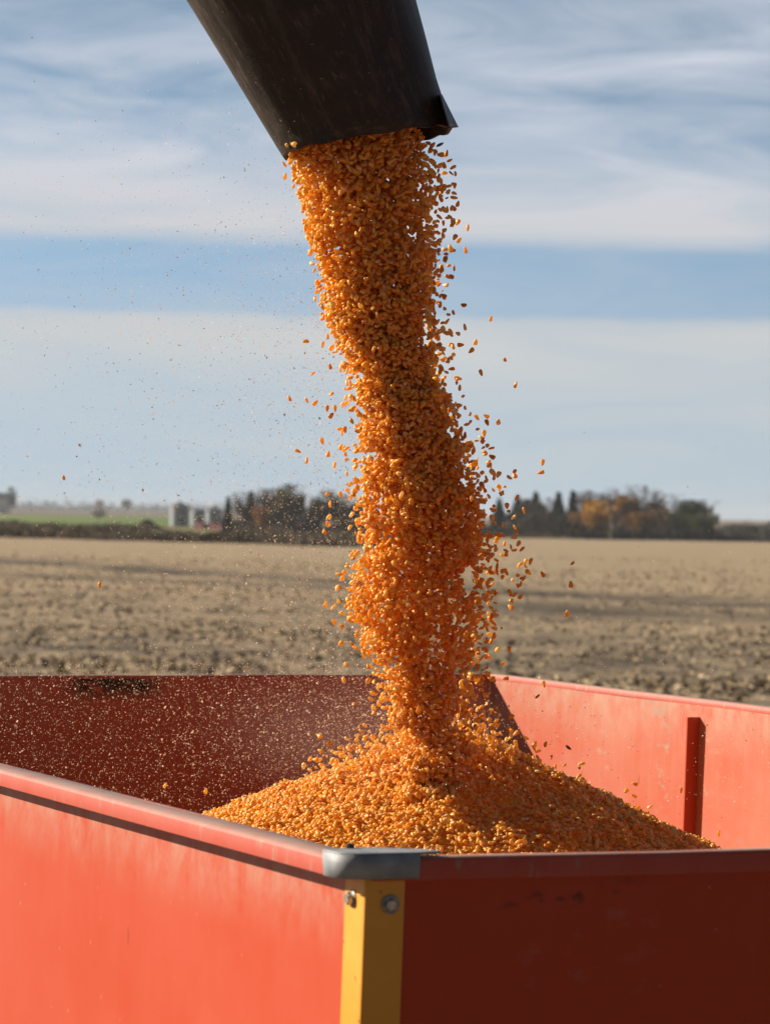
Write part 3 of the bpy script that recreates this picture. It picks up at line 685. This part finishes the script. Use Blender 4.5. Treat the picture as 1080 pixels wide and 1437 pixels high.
for z, tap in ((zt + .003, 0), (-.008, 0), (-.026, -.0015)):
    rings.append([p + up * z + inward(p) * (tap / -.003 if tap else 0) - W0 for p in outl] + [p + up * z + inward(p) * (1 + (tap / -.003 if tap else 0)) - W0 for p in reversed(outl)])
sk.loft(rings); sko = sk.build('cap_skirt', M_GALV, cap, True)
bl = MB(); bc = A + dAB * 0.040 + nAB * .010  # small black bolt standing up from the cap plate
bl.tube([bc + up * (zt + .003) - W0, bc + up * (zt + .010) - W0], [.006, .005], 8); bl.build('black_bolt', M_RUB, cap)

# ------------------------------------------------------------------ corn kernels
def kernel_base(nr=4, ns=6, seed=0, skew=0.0):
    g = np.random.default_rng(seed)
    Ln, Wd, Th = 0.0133 * g.uniform(.9, 1.08), 0.0093 * g.uniform(.88, 1.1), 0.0054 * g.uniform(.85, 1.2)
    ts = np.linspace(.08, .93, nr); ww = np.interp(ts, [0, .1, .35, .65, .85, 1], [.25, .42, .74, 1, .95, .55]); th = np.interp(ts, [0, .1, .35, .65, .85, 1], [.35, .55, .9, 1, .9, .5])
    v = [(-Ln / 2, 0, 0)]; al = [0.0]
    for t, a, b in zip(ts, ww, th):
        for k in range(ns):
            an = 2 * math.pi * (k + .5) / ns
            v.append(((t - .5) * Ln, a * Wd / 2 * math.cos(an) + skew * Wd * (t - .5), b * Th / 2 * math.sin(an))); al.append(t)
    v.append((Ln * .47, skew * Wd * .5, 0)); al.append(1.0)
    q = [(1 + i * ns + k, 1 + i * ns + (k + 1) % ns, 1 + (i + 1) * ns + (k + 1) % ns, 1 + (i + 1) * ns + k) for i in range(nr - 1) for k in range(ns)]
    e_ = len(v) - 1
    t = [(0, 1 + (k + 1) % ns, 1 + k) for k in range(ns)] + [(e_, 1 + (nr - 1) * ns + k, 1 + (nr - 1) * ns + (k + 1) % ns) for k in range(ns)]
    return np.array(v), np.array(q), np.array(t), np.array(al)
BASES = [kernel_base(4, 6, s_, sk_) for s_, sk_ in ((1, 0), (2, .12), (3, -.12), (4, .05))]
def rand_rot(n):
    q = rng.normal(size=(n, 4)); q /= np.linalg.norm(q, axis=1)[:, None]; w_, x, y, z = q.T
    return np.stack([1 - 2 * (y * y + z * z), 2 * (x * y - z * w_), 2 * (x * z + y * w_), 2 * (x * y + z * w_), 1 - 2 * (x * x + z * z), 2 * (y * z - x * w_), 2 * (x * z - y * w_), 2 * (y * z + x * w_), 1 - 2 * (x * x + y * y)], 1).reshape(n, 3, 3)
def lying_rot(nrm_, tilt=.45):
    n = len(nrm_); zx = nrm_ + rng.normal(size=(n, 3)) * tilt; zx /= np.linalg.norm(zx, axis=1)[:, None]
    xx = np.cross(zx, rng.normal(size=(n, 3))); xx /= np.linalg.norm(xx, axis=1)[:, None]; yx = np.cross(zx, xx)
    return np.stack([xx, yx, zx], 2)
def kernels_mesh(name, P, Rm, tone=None, size=None):
    n = len(P); kind = rng.integers(0, len(BASES), n); size = rng.uniform(.85, 1.12, n) if size is None else size
    tone = np.clip(rng.beta(1.4, 1.4, n), 0, 1) if tone is None else tone
    V, Q, T, TO, AL = [], [], [], [], []; off = 0
    for b, (bv, bq, bt, ba) in enumerate(BASES):
        s_ = np.where(kind == b)[0]; m = len(s_)
        v = np.einsum('nij,kj->nki', Rm[s_], bv) * size[s_][:, None, None] + P[s_][:, None, :]
        o = (off + np.arange(m) * len(bv))[:, None, None]
        V.append(v.reshape(-1, 3)); Q.append((bq[None] + o).reshape(-1, 4)); T.append((bt[None] + o).reshape(-1, 3))
        TO.append(np.repeat(tone[s_], len(bv))); AL.append(np.tile(ba, m)); off += m * len(bv)
    me = np_mesh(name, np.concatenate(V), np.concatenate(Q), np.concatenate(T))
    for k, dta in (('tone', TO), ('along', AL)):
        at_ = me.attributes.new(k, 'FLOAT', 'POINT'); at_.data.foreach_set('value', np.concatenate(dta).astype(np.float32))
    return me
ZS = 6.1                                              # depth of the falling stream
prof_y = np.array([140, 200, 240, 300, 350, 400, 450, 500, 550, 580, 620, 650, 700, 750, 800, 850, 900, 950, 1000, 1050, 1100, 1140])
prof_l = np.array([405, 405, 416, 430, 442, 453, 464, 486, 503, 512, 513, 512, 512, 516, 504, 498, 518, 543, 558, 566, 562, 560])
prof_r = np.array([590, 594, 598, 601, 602, 602, 602, 606, 612, 626, 648, 655, 662, 667, 668, 662, 656, 650, 650, 650, 650, 648])
mpx = ZS / F_PX
UPP = np.array(_up); RTT = np.array(_rt); CAMN = np.array(CAM); FWN = np.array(_fw)
def px3(px, py, dep):
    d = FWN[None] + RTT[None] * ((px - W_PX / 2) / F_PX)[:, None] - UPP[None] * ((py - H_PX / 2) / F_PX)[:, None]
    return CAMN[None] + d * (dep / d[:, 1])[:, None]
# heap: a cone with a rounded top under the stream, steeper on the right
AP_PX, AP_PY, AP_D = 640.0, 1030.0, 6.32
APX = np.array(at(AP_PX, AP_PY, AP_D))
def heap_z(x, y):
    dx, dy = x - APX[0], y - APX[1]; r_ = np.hypot(dx, dy) + 1e-9; c_ = dx / r_
    sl = np.where(c_ > 0, .42 + .06 * c_, .42 + .03 * c_)
    z = APX[2] - sl * (np.sqrt(r_ * r_ + .05 ** 2) - .05)
    # ridge where the stream strikes the near face and spills forward
    ex = (x - (APX[0] - .03)) / .07; ey = (y - (APX[1] - .22)) / .16
    z = z + .035 * np.exp(-ex ** 2 - ey ** 2)
    z = z + .006 * np.sin(x * 31 + 1) * np.sin(y * 27) + .004 * np.sin(x * 67 + y * 40)
    return np.maximum(z, ZR - 1.1)
def make_heap():
    # body of the heap
    g = np.linspace(0, 1, 90); rr = 1.75 * g ** 1.3; an = np.linspace(0, 2 * np.pi, 121)[:-1]
    Rr, Aa = np.meshgrid(rr, an, indexing='ij'); X = APX[0] + Rr * np.cos(Aa); Y = APX[1] + Rr * np.sin(Aa)
    # keep inside the box
    for P_, n_ in ((A, nAB), (A, nAD), (Cc, -nAB), (Cc, -nAD)):
        dist = (X - P_.x) * n_.x + (Y - P_.y) * n_.y + .015; k = np.maximum(dist, 0); X = X - k * n_.x; Y = Y - k * n_.y
    Z = heap_z(X, Y) - .011
    v = np.stack([X.ravel(), Y.ravel(), Z.ravel()], 1); i = np.arange(90 * 120).reshape(90, 120)
    q = np.stack([i[:-1], np.roll(i[:-1], -1, 1), np.roll(i[1:], -1, 1), i[1:]], -1).reshape(-1, 4)
    return v, q
hv, hq = make_heap()
n = 74000
r_ = np.sqrt(rng.uniform(0, 1, n)) * 1.0; an = rng.uniform(0, 2 * np.pi, n)
X = APX[0] + r_ * np.cos(an); Y = APX[1] + r_ * np.sin(an)
ok = (Y < APX[1] + .30) & ((np.hypot(X - APX[0], Y - APX[1]) < .72) | (Y < APX[1] + .1))
for P_, n_ in ((A, nAB), (A, nAD), (Cc, -nAB), (Cc, -nAD)): ok &= ((X - P_.x) * n_.x + (Y - P_.y) * n_.y) < -.012
X, Y = X[ok], Y[ok]; Z = heap_z(X, Y)
e_ = .01; nx = -(heap_z(X + e_, Y) - Z) / e_; ny = -(heap_z(X, Y + e_) - Z) / e_
nm = np.stack([nx, ny, np.ones_like(nx)], 1); nm /= np.linalg.norm(nm, axis=1)[:, None]
Pk = np.stack([X, Y, Z + rng.uniform(-.007, .004, len(X))], 1)
heap_me = kernels_mesh('corn_heap', Pk, lying_rot(nm, .55), None, rng.uniform(.72, .98, len(Pk)))
# join the body below into the same mesh
def add_body(me, v, q):
    import bmesh
    bm = bmesh.new(); bm.from_mesh(me); tl = bm.verts.layers.float.get('tone'); al = bm.verts.layers.float.get('along'); vs = []
    for p in v:
        x = bm.verts.new(p); x[tl] = .3; x[al] = .5; vs.append(x)
    for f in q:
        ids = [vs[k] for k in f]
        if len(set(ids)) == 4:
            try: bm.faces.new(ids).smooth = True
            except ValueError: pass
    bm.to_mesh(me); bm.free()
add_body(heap_me, hv, hq)
tag(link('corn_heap', heap_me, M_CORN), 'heap of orange corn kernels piled up inside the red wagon', 'corn', kind='stuff')

def stream_points(n, spread=1.0):
    py = rng.uniform(120, 1125, n); l = np.interp(py, prof_y, prof_l); r2 = np.interp(py, prof_y, prof_r)
    # wavering edges and denser clumps, as in a real fall of grain
    sw = np.interp(py, [200, 500, 800], [.5, 1, 1.7]); l = l + sw * (5 * np.sin(py * .11) + 5 * np.sin(py * .047 + 2) + 3 * np.sin(py * .23)); r2 = r2 + sw * (5 * np.sin(py * .09 + 1) + 5 * np.sin(py * .037) + 3 * np.sin(py * .19 + 2))
    rad = rng.uniform(0, 1, n) ** .55; an = rng.uniform(0, 2 * np.pi, n)
    hw = (r2 - l) / 2; px = (l + r2) / 2 + hw * rad * np.cos(an); dp = ZS + hw * mpx * .85 * rad * np.sin(an) - np.clip((py - 950) / 170, 0, 1) * .05
    return px, py, dp
px, py, dp = stream_points(34000)
keep = np.ones(len(px), bool)
low = np.clip((py - 640) / 330, 0, 1); rsd = np.clip((px - np.interp(py, prof_y, (prof_l + prof_r) / 2)) / 60, 0, 1)
keep &= rng.uniform(0, 1, len(px)) > (.62 + .20 * rsd) * low * np.clip(1.2 - np.clip((py - 1040) / 40, 0, 1), 0, 1)
# ragged gaps
gap = np.sin(px * .055 + py * .013) * np.sin(py * .028 + px * .01 + 1.3) + .5 * np.sin(px * .13 - py * .05)
keep &= ~((gap > .72) & (rng.uniform(0, 1, len(px)) < np.interp(py, [200, 560, 800], [.2, .35, .58])))
px, py, dp = px[keep], py[keep], dp[keep]
# fringe thrown off both edges
nf = 2100; fy = rng.uniform(200, 1060, nf); side = rng.uniform(0, 1, nf) < .55
wr = np.interp(fy, [200, 240, 400, 560, 640, 720, 800, 860, 930, 1000, 1060], [10, 14, 9, 12, 10, 17, 24, 16, 14, 16, 30]); wl = np.interp(fy, [200, 300, 400, 520, 600, 700, 780, 860, 920, 1000, 1060], [4, 4, 5, 8, 13, 9, 8, 12, 10, 13, 30])
ex = rng.exponential(1, nf) * np.where(side, wr, wl); ex = np.minimum(ex, 3.2 * np.where(side, wr, wl))
fx = np.where(side, np.interp(fy, prof_y, prof_r) - 4 + ex, np.interp(fy, prof_y, prof_l) + 8 - ex)
fd = ZS + rng.normal(0, .06, nf)
# kernels bouncing on top of the heap
nb = 900; bx = rng.normal(610, 75, nb); hump = 1062 - 8 - np.abs(rng.normal(0, 20, nb)) + np.clip(np.abs(bx - 620) - 40, 0, 400) * .34; by = hump; bd = ZS + .15 + rng.normal(0, .08, nb)
P = px3(np.concatenate([px, fx, bx]), np.concatenate([py, fy, by]), np.concatenate([dp, fd, bd]))
ok = P[:, 2] > heap_z(P[:, 0], P[:, 1]) - .01
P = P[ok]
tag(link('falling_corn', kernels_mesh('falling_corn', P, rand_rot(len(P)), None, np.clip(rng.normal(.96, .13, len(P)), .45, 1.2)), M_CORN), 'thick stream of orange corn kernels falling from the spout onto the heap', 'corn', kind='stuff')

# single kernels: strays in the air, the ragged edges and the nearest ones on the heap
TONES = (('rust coloured', .03), ('deep orange', .3), ('golden orange', .55), ('pale yellow', .97))
protos = []
for ti, (tn, tv) in enumerate(TONES):
    for b in range(4):
        bv, bq, bt, ba = kernel_base(6, 10, 40 + b, (0, .12, -.12, .06)[b]); me = np_mesh('corn_kernel', bv, bq, bt)
        for k, dta in (('tone', np.full(len(bv), tv)), ('along', ba)):
            at_ = me.attributes.new(k, 'FLOAT', 'POINT'); at_.data.foreach_set('value', dta.astype(np.float32))
        me.materials.append(M_CORN); protos.append(me)
krnd = random.Random(5)
def kernel(pos, label, group, ti=None, rot=None):
    ti = krnd.choices((0, 1, 2, 3), (1, 4, 4, 1))[0] if ti is None else ti
    o = bpy.data.objects.new('corn_kernel', protos[ti * 4 + krnd.randrange(4)]); C.objects.link(o)
    o.location = pos
    if rot is None: o.rotation_euler = (krnd.uniform(0, 6.28), krnd.uniform(0, 6.28), krnd.uniform(0, 6.28))
    else: o.rotation_euler = rot
    tag(o, label.replace('TONE', TONES[ti][0]), 'corn kernel', group); return o
NAMED = ((90, 671, 0, 'lone rust coloured corn kernel in the sky at far left, high above the green field'), (140, 821, 0, 'lone rust coloured corn kernel before the tan field at far left'),
         (803, 790, 1, 'lone deep orange kernel before the tan field, farthest right of the stream'), (795, 861, 2, 'lone golden kernel low over the tan field, right of the stream'),
         (761, 649, 1, 'upper of two kernels flying close together in the sky above the wood'), (758.5, 663, 1, 'lower of two kernels flying close together in the sky above the wood'),
         (723, 540, 2, 'golden kernel in pale sky, farthest right of the stream above the paired kernels'), (708, 505, 2, 'golden kernel in pale sky just below the blue gap, far right of the stream'),
         (688.5, 447, 2, 'golden kernel at the lower edge of the blue gap, right of the stream'), (674.5, 523, 1, 'deep orange kernel in pale sky, close left of the two farthest golden kernels'),
         (722, 667, 1, 'deep orange kernel just above the dark treetops, left of the paired kernels'), (734.7, 716.5, 0, 'rust coloured kernel in front of the second spruce top right of the corn'),
         (406, 559, 1, 'deep orange kernel farthest left of the stream in mid sky'), (418, 633, 2, 'golden kernel farthest left of the stream, low in the pale sky'),
         (428.6, 479, 1, 'deep orange kernel left of the stream just below the blue gap'), (761, 805.6, 1, 'small deep orange kernel over the tan field, nearest left of the farthest right kernel'),
         (763, 960, 2, 'golden kernel just above the far rail of the wagon, right of the stream'), (754, 977, 0, 'dark rust kernel just below the far rail before the sunlit inner panel'),
         (232, 1102, 2, 'golden kernel far left inside the wagon before the shaded far panel'), (289, 1110, 2, 'golden kernel above the left rail, left of the heap'),
         (955, 1109, 0, 'rust coloured kernel before the sunlit panel, left of the dark rib'), (890, 1100, 1, 'deep orange kernel before the sunlit panel above the right slope'),
         (1008, 1170, 2, 'golden kernel at the right foot of the heap by the near rail'), (912, 1132, 3, 'pale kernel hopping on the right slope of the heap left of the rib'))
for (kx, ky, ti, lab) in NAMED: kernel(at(kx, ky, ZS + krnd.uniform(-.1, .1) if ky < 1090 else (6.5 if kx > 300 else 6.9)), lab, 'corn kernels flying apart from the stream', ti)
STRAY = """463,514 439.5,524 430.5,562 487,537 464,553 470,573 459,573 460.5,637 430.5,646 469,653 452,619 478,627 484,603 487,688 463,707 462,725 460,735 455,746 459,694 478,694 505,747 436,355 421,272 438,370 442,419
652,459 642,468 646,484 661,492 667,480 699,592 683,593 682,584 669,586 679,608 683,625 689,629 690,641 708,683 699,666 720,726 711,710 727,763 710,773 744,788 727,795 741,803 735,811 715,831 730,837 716,852
627,215 610,214 635,235 623,232 630,261 642,286 627,294 632,305 642,312 656,320 638,333 644,337 653,351 636,351 625,364 637,376 633,388 625,400 622,415 650,428 636,439 627,451
468,873 480,880 478,903 486,933 511,920 482,955 496,988 520,981 448,1033 463,1043 450,1054 507,1026 487,1037 443,1066 693,892 714,911 706,931 686,922 683,944 674,959 709,952 667,978 696,1017 685,1011 683,987 676,1004 737,1035 704,1052 717,1006 765,1044 750,1044 878,1110 889,1117"""
def zone(kx, ky):
    cx = np.interp(ky, prof_y, (prof_l + prof_r) / 2); sd = 'left' if kx < cx else 'right'
    if ky < 340: return f'TONE corn kernel {sd} of the stream in the sky just below the spout', sd
    if ky < 450: return f'TONE corn kernel {sd} of the stream before the blue gap in the clouds', sd
    if ky < 690: return f'TONE corn kernel {sd} of the stream in the pale lower sky', sd
    if ky < 765: return f'TONE corn kernel {sd} of the stream before the far trees', sd
    if ky < 948: return f'TONE corn kernel {sd} of the stream before the tan field', sd
    return f'TONE corn kernel bouncing above the heap {sd} of the stream', sd
cnt = len(NAMED)
for s_ in STRAY.split():
    kx, ky = map(float, s_.split(',')); lab, sd = zone(kx, ky)
    kernel(at(kx, ky, ZS + krnd.uniform(-.12, .12) if ky < 1100 else 6.45), lab, 'corn kernels flying ' + sd + ' of the stream'); cnt += 1
while cnt < 235:
    ky = krnd.uniform(215, 1045); rgt = krnd.random() < .55; e1 = krnd.expovariate(1)
    kx = (np.interp(ky, prof_y, prof_r) + 6 + e1 * np.interp(ky, [200, 600, 800, 1045], [9, 10, 22, 16])) if rgt else (np.interp(ky, prof_y, prof_l) - 4 - e1 * np.interp(ky, [200, 450, 600, 1045], [3, 5, 14, 16]))
    lab, sd = zone(kx, ky); p = at(kx, ky, ZS + krnd.uniform(-.08, .08))
    if p.z < heap_z(p.x, p.y): continue
    kernel(p, lab, 'corn kernels flying ' + sd + ' of the stream'); cnt += 1
tries = 0
while cnt < 298 and tries < 5000:
    tries += 1
    kx = krnd.uniform(480, 900); ky = krnd.uniform(1120, 1185); o_ = np.array(at(kx, ky, 4.6)); d = (o_ - CAMN) / np.linalg.norm(o_ - CAMN)
    t = 4.6; hit = None
    while t < 7:
        q = CAMN + d * t
        if q[2] < heap_z(q[0], q[1]) + .003: hit = q; break
        t += .004
    if hit is None: continue
    kernel(hit + np.array((0, 0, .004)), 'TONE corn kernel on the near heap slope behind the ' + ('yellow post' if kx < 620 else 'shaded near rail'), 'corn kernels on the near slope of the heap', None, (krnd.gauss(-.35, .35), krnd.gauss(0, .35), krnd.uniform(0, 6.28))); cnt += 1

# ------------------------------------------------------------------ chaff
def chaff():
    n1, n2, n3, n4 = 15000, 10500, 4500, 900
    # drifting out to the left of the stream, thicker low down
    y1 = 40 + (1100 - 40) * rng.beta(2.6, 1.6, n1); x1 = np.interp(y1, prof_y, prof_l) + 10 - np.minimum(rng.exponential(190, n1), 620); d1 = rng.uniform(5.3, 7.6, n1)
    x2 = rng.uniform(-20, 560, n2); y2 = rng.uniform(930, 1140, n2); d2 = rng.uniform(5.6, 8.0, n2)
    x3 = rng.normal(560, 110, n3); y3 = rng.normal(1040, 45, n3); d3 = rng.uniform(5.9, 6.5, n3)
    x4 = rng.uniform(620, 1080, n4); y4 = 1150 - np.abs(rng.normal(0, 190, n4)); d4 = rng.uniform(5.6, 7.2, n4)
    px_, py_, dd = (np.concatenate(q) for q in ((x1, x2, x3, x4), (y1, y2, y3, y4), (d1, d2, d3, d4)))
    P = px3(px_, py_, dd); ok = P[:, 2] > heap_z(P[:, 0], P[:, 1]) + .004
    for P_, n_ in ((A, nAB), (A, nAD), (Cc, -nAB), (Cc, -nAD)):
        dist = (P[:, 0] - P_.x) * n_.x + (P[:, 1] - P_.y) * n_.y; ok &= (dist < -.02) | (P[:, 2] > ZR + .02)
    P = P[ok]; n = len(P)
    a = rng.normal(size=(n, 3)); a /= np.linalg.norm(a, axis=1)[:, None]; b = np.cross(a, rng.normal(size=(n, 3))); b /= np.linalg.norm(b, axis=1)[:, None]; c_ = np.cross(a, b)
    s_ = np.exp(rng.normal(np.log(.00124), .36, n))[:, None]; k_ = rng.uniform(.3, .9, (n, 1))
    v = np.stack([P - a * s_, P - b * s_ * k_ + c_ * s_ * .3, P + a * s_, P + b * s_ * k_ + c_ * s_ * .3], 1).reshape(-1, 3)
    me = np_mesh('chaff', v, np.arange(n * 4).reshape(n, 4))
    at_ = me.attributes.new('tone', 'FLOAT', 'POINT'); at_.data.foreach_set('value', np.repeat(rng.uniform(0, 1, n) ** .7, 4).astype(np.float32))
    tag(link('chaff', me, M_CHAFF), 'pale flecks of chaff drifting in the air around the falling corn', 'chaff', kind='stuff')
chaff()
M_HUSK = plain('dry_husk', (0.15, 0.11, 0.08), 0.8, 0.3, 60)
def husk(px_, py_, dep, ln, ang, label):
    c_ = at(px_, py_, dep); d = _rt * math.cos(ang) + _up * math.sin(ang); s_ = _fw.cross(d).normalized(); mb = MB()
    mb.loft([[c_ + d * (t * ln) + s_ * (w_ * a) + _fw * (b + .003 * math.sin(t * 5)) for a, b in ((-1, 0), (0, .001), (1, 0), (0, -.001))] for t, w_ in ((-.5, .0008), (-.2, .0028), (.2, .0026), (.5, .0006))])
    tag(mb.build('husk_fragment', M_HUSK, None), label, 'husk')
husk(797, 1049, 6.2, .014, -.7, 'dark sliver of husk before the sunlit panel right of the heap')
husk(617, 203, 6.1, .016, .5, 'dark torn bit of husk under the right corner of the spout')

# ------------------------------------------------------------------ spout of the unloading auger
def make_spout():
    root = empty('auger_spout', at(518, 200, ZS)); tag(root, 'dark rubber auger spout pouring corn, cut off by the top of the photo', 'auger spout')
    o0 = Vector(root.location)
    # (left x, left y, right x, right y) of the silhouette, from the mouth upward
    sect = [(397, 220, 634, 181), (387, 204, 629, 165), (353, 148, 612, 112), (319, 92, 598, 57), (262, 0, 576, -25), (216, -74, 556, -110), (170, -150, 533, -190), (80, -300, 480, -350)]
    n = 72; nsup = 3.0
    def section(i, f, grow):
        a = np.array(sect[i]); b = np.array(sect[min(i + 1, len(sect) - 1)]); lx, ly, rx, ry = a + (b - a) * f
        Lp, Rp = at(lx, ly, ZS), at(rx, ry, ZS); c_ = (Lp + Rp) / 2; ax = (Rp - Lp) / 2; hw_ = ax.length + grow; ax = ax.normalized(); dz = Vector((0, 1, 0)); dz = (dz - ax * dz.dot(ax)).normalized()
        pts = []
        for k in range(n):
            th = 2 * math.pi * k / n; cs, sn = math.cos(th), math.sin(th)
            x = math.copysign(abs(cs) ** (2 / nsup), cs); y = math.copysign(abs(sn) ** (2 / nsup), sn)
            if y < 0 : y *= 0.92 + .08 * (1 - x * x)                # front face bows slightly outward
            pts.append(c_ + ax * (x * hw_) + dz * (y * hw_ * .8 + .10 * 0) + Vector((0, 0, 0)) - o0)
        return pts
    outer, inner = [], []; vv = []
    for i in range(len(sect) - 1):
        for f in np.linspace(0, 1, 5)[: (5 if i == len(sect) - 2 else 4)]:
            outer.append(section(i, f, 0)); inner.append(section(i, f, -.007)); vv.append((i + f))
    m = len(outer); vs = []; uv = []
    ring_len = .9
    for rings in (outer, inner):
        for j, r2 in enumerate(rings):
            for k, p in enumerate(r2):
                wob = .0025 * math.sin(k * .5 + j * .35) ; q = p + Vector((0, wob, 0))
                if j == 0: q = q + Vector((0, 0, .002 * math.sin(k * 1.1)))
                vs.append(tuple(q)); uv.append((k / n * ring_len, j * .045))
    ix = lambda s_, j, k: s_ * m * n + j * n + k % n; fs = []
    for j in range(m - 1):
        for k in range(n):
            fs.append((ix(0, j, k), ix(0, j, k + 1), ix(0, j + 1, k + 1), ix(0, j + 1, k))); fs.append((ix(1, j, k), ix(1, j + 1, k), ix(1, j + 1, k + 1), ix(1, j, k + 1)))
    for k in range(n): fs.append((ix(0, 0, k), ix(1, 0, k), ix(1, 0, k + 1), ix(0, 0, k + 1)))
    me = bpy.data.meshes.new('boot'); me.from_pydata(vs, [], fs); ul = me.uv_layers.new(name='UVMap')
    for lp in me.loops: ul.data[lp.index].uv = uv[lp.vertex_index]
    import bmesh
    bm = bmesh.new(); bm.from_mesh(me); bmesh.ops.recalc_face_normals(bm, faces=bm.faces)
    for e_ in bm.edges: e_.smooth = e_.calc_face_angle(0) < R(45)
    bm.to_mesh(me); bm.free(); me.shade_smooth() if False else None
    for p in me.polygons: p.use_smooth = True
    link('boot', me, M_RUB, root)
    # overlapping flap along the right seam, ending in a sharp corner
    fp = [(598, 60, -.02), (612, 60, .02), (641, 178, .03), (604, 188, -.02)]
    mb = MB(); rows = []
    for t in np.linspace(0, 1, 8):
        row = []
        for s_ in np.linspace(0, 1, 6):
            lx = 616 + 13 * t; rx = 618 + (641 - 618) * t; ly = 134 + (179.5 - 134) * t; ry = 132 + (178 - 132) * t
            x = lx + (rx - lx) * s_; y = ly + (ry - ly) * s_; row.append(at(x, y, ZS - .118 + .10 * s_) - o0)
        rows.append(row)
    nr_, nc_ = 8, 6; V = [p for r2 in rows for p in r2]; V2 = [p + Vector((.003, .006, 0)) for p in V]; nn = len(V); f2 = []
    for i in range(nr_ - 1):
        for j in range(nc_ - 1):
            a = i * nc_ + j; f2.append((a, a + 1, a + nc_ + 1, a + nc_)); f2.append((nn + a, nn + a + nc_, nn + a + nc_ + 1, nn + a + 1))
    for i in range(nr_ - 1):
        for j in (0, nc_ - 1):
            a = i * nc_ + j; f2.append((a, a + nc_, nn + a + nc_, nn + a))
    for j in range(nc_ - 1):
        for i in (0, nr_ - 1):
            a = i * nc_ + j; f2.append((a, nn + a, nn + a + 1, a + 1))
    mb.add(V + V2, f2); fo = mb.build('seam_flap', M_RUB, root, True)
    ul = fo.data.uv_layers.new(name='UVMap')
    for lp in fo.data.loops:
        c_ = fo.data.vertices[lp.vertex_index].co; ul.data[lp.index].uv = (c_.x * 1.3 + .3, c_.z)
make_spout()

# ------------------------------------------------------------------ haze
hz = MB(); hz.box((0, 2000, 6.6), 5200, 4600, 15.7)
mh = bpy.data.materials.new('thin_autumn_haze'); mh.use_nodes = True; th_ = mh.node_tree; th_.nodes.remove(th_.nodes['Principled BSDF'])
pv = th_.nodes.new('ShaderNodeVolumePrincipled'); pv.inputs['Color'].default_value = (0.80, 0.86, 0.95, 1); pv.inputs['Density'].default_value = 0.00014
th_.links.new(pv.outputs[0], th_.nodes['Material Output'].inputs['Volume'])
tag(hz.build('haze', mh), 'thin pale haze softening the far trees', 'haze', kind='stuff')

# fine dust hanging over the heap where the stream lands
dc = at(520, 1030, 6.35); db = MB()
db.loft([[(math.cos(2 * math.pi * k / 24) * math.sin(math.pi * j / 14) * .42, math.sin(2 * math.pi * k / 24) * math.sin(math.pi * j / 14) * .28, -math.cos(math.pi * j / 14) * .17) for k in range(24)] for j in range(1, 14)])
md = bpy.data.materials.new('grain_dust'); md.use_nodes = True; td = md.node_tree; td.nodes.remove(td.nodes['Principled BSDF'])
dv = td.nodes.new('ShaderNodeVolumePrincipled'); dv.inputs['Color'].default_value = (0.95, 0.80, 0.66, 1)
tco = td.nodes.new('ShaderNodeTexCoord'); mp = td.nodes.new('ShaderNodeMapping'); mp.inputs['Scale'].default_value = (1 / .42, 1 / .28, 1 / .17); td.links.new(tco.outputs['Object'], mp.inputs[0])
ln = td.nodes.new('ShaderNodeVectorMath'); ln.operation = 'LENGTH'; td.links.new(mp.outputs[0], ln.inputs[0])
fo = td.nodes.new('ShaderNodeMapRange'); fo.inputs[1].default_value = 0.1; fo.inputs[2].default_value = 0.95; fo.inputs[3].default_value = 1; fo.inputs[4].default_value = 0; fo.interpolation_type = 'SMOOTHSTEP'; td.links.new(ln.outputs['Value'], fo.inputs[0])
nz_ = td.nodes.new('ShaderNodeTexNoise'); nz_.inputs['Scale'].default_value = 6; td.links.new(tco.outputs['Object'], nz_.inputs['Vector'])
mu = td.nodes.new('ShaderNodeMath'); mu.operation = 'MULTIPLY'; td.links.new(fo.outputs[0], mu.inputs[0]); td.links.new(nz_.outputs[0], mu.inputs[1])
m2 = td.nodes.new('ShaderNodeMath'); m2.operation = 'MULTIPLY'; m2.inputs[1].default_value = 0.75; td.links.new(mu.outputs[0], m2.inputs[0]); td.links.new(m2.outputs[0], dv.inputs['Density'])
td.links.new(dv.outputs[0], td.nodes['Material Output'].inputs['Volume'])
do_ = db.build('dust_cloud', md); do_.location = dc; tag(do_, 'soft pale dust hanging over the heap where the corn lands', 'dust', kind='stuff')
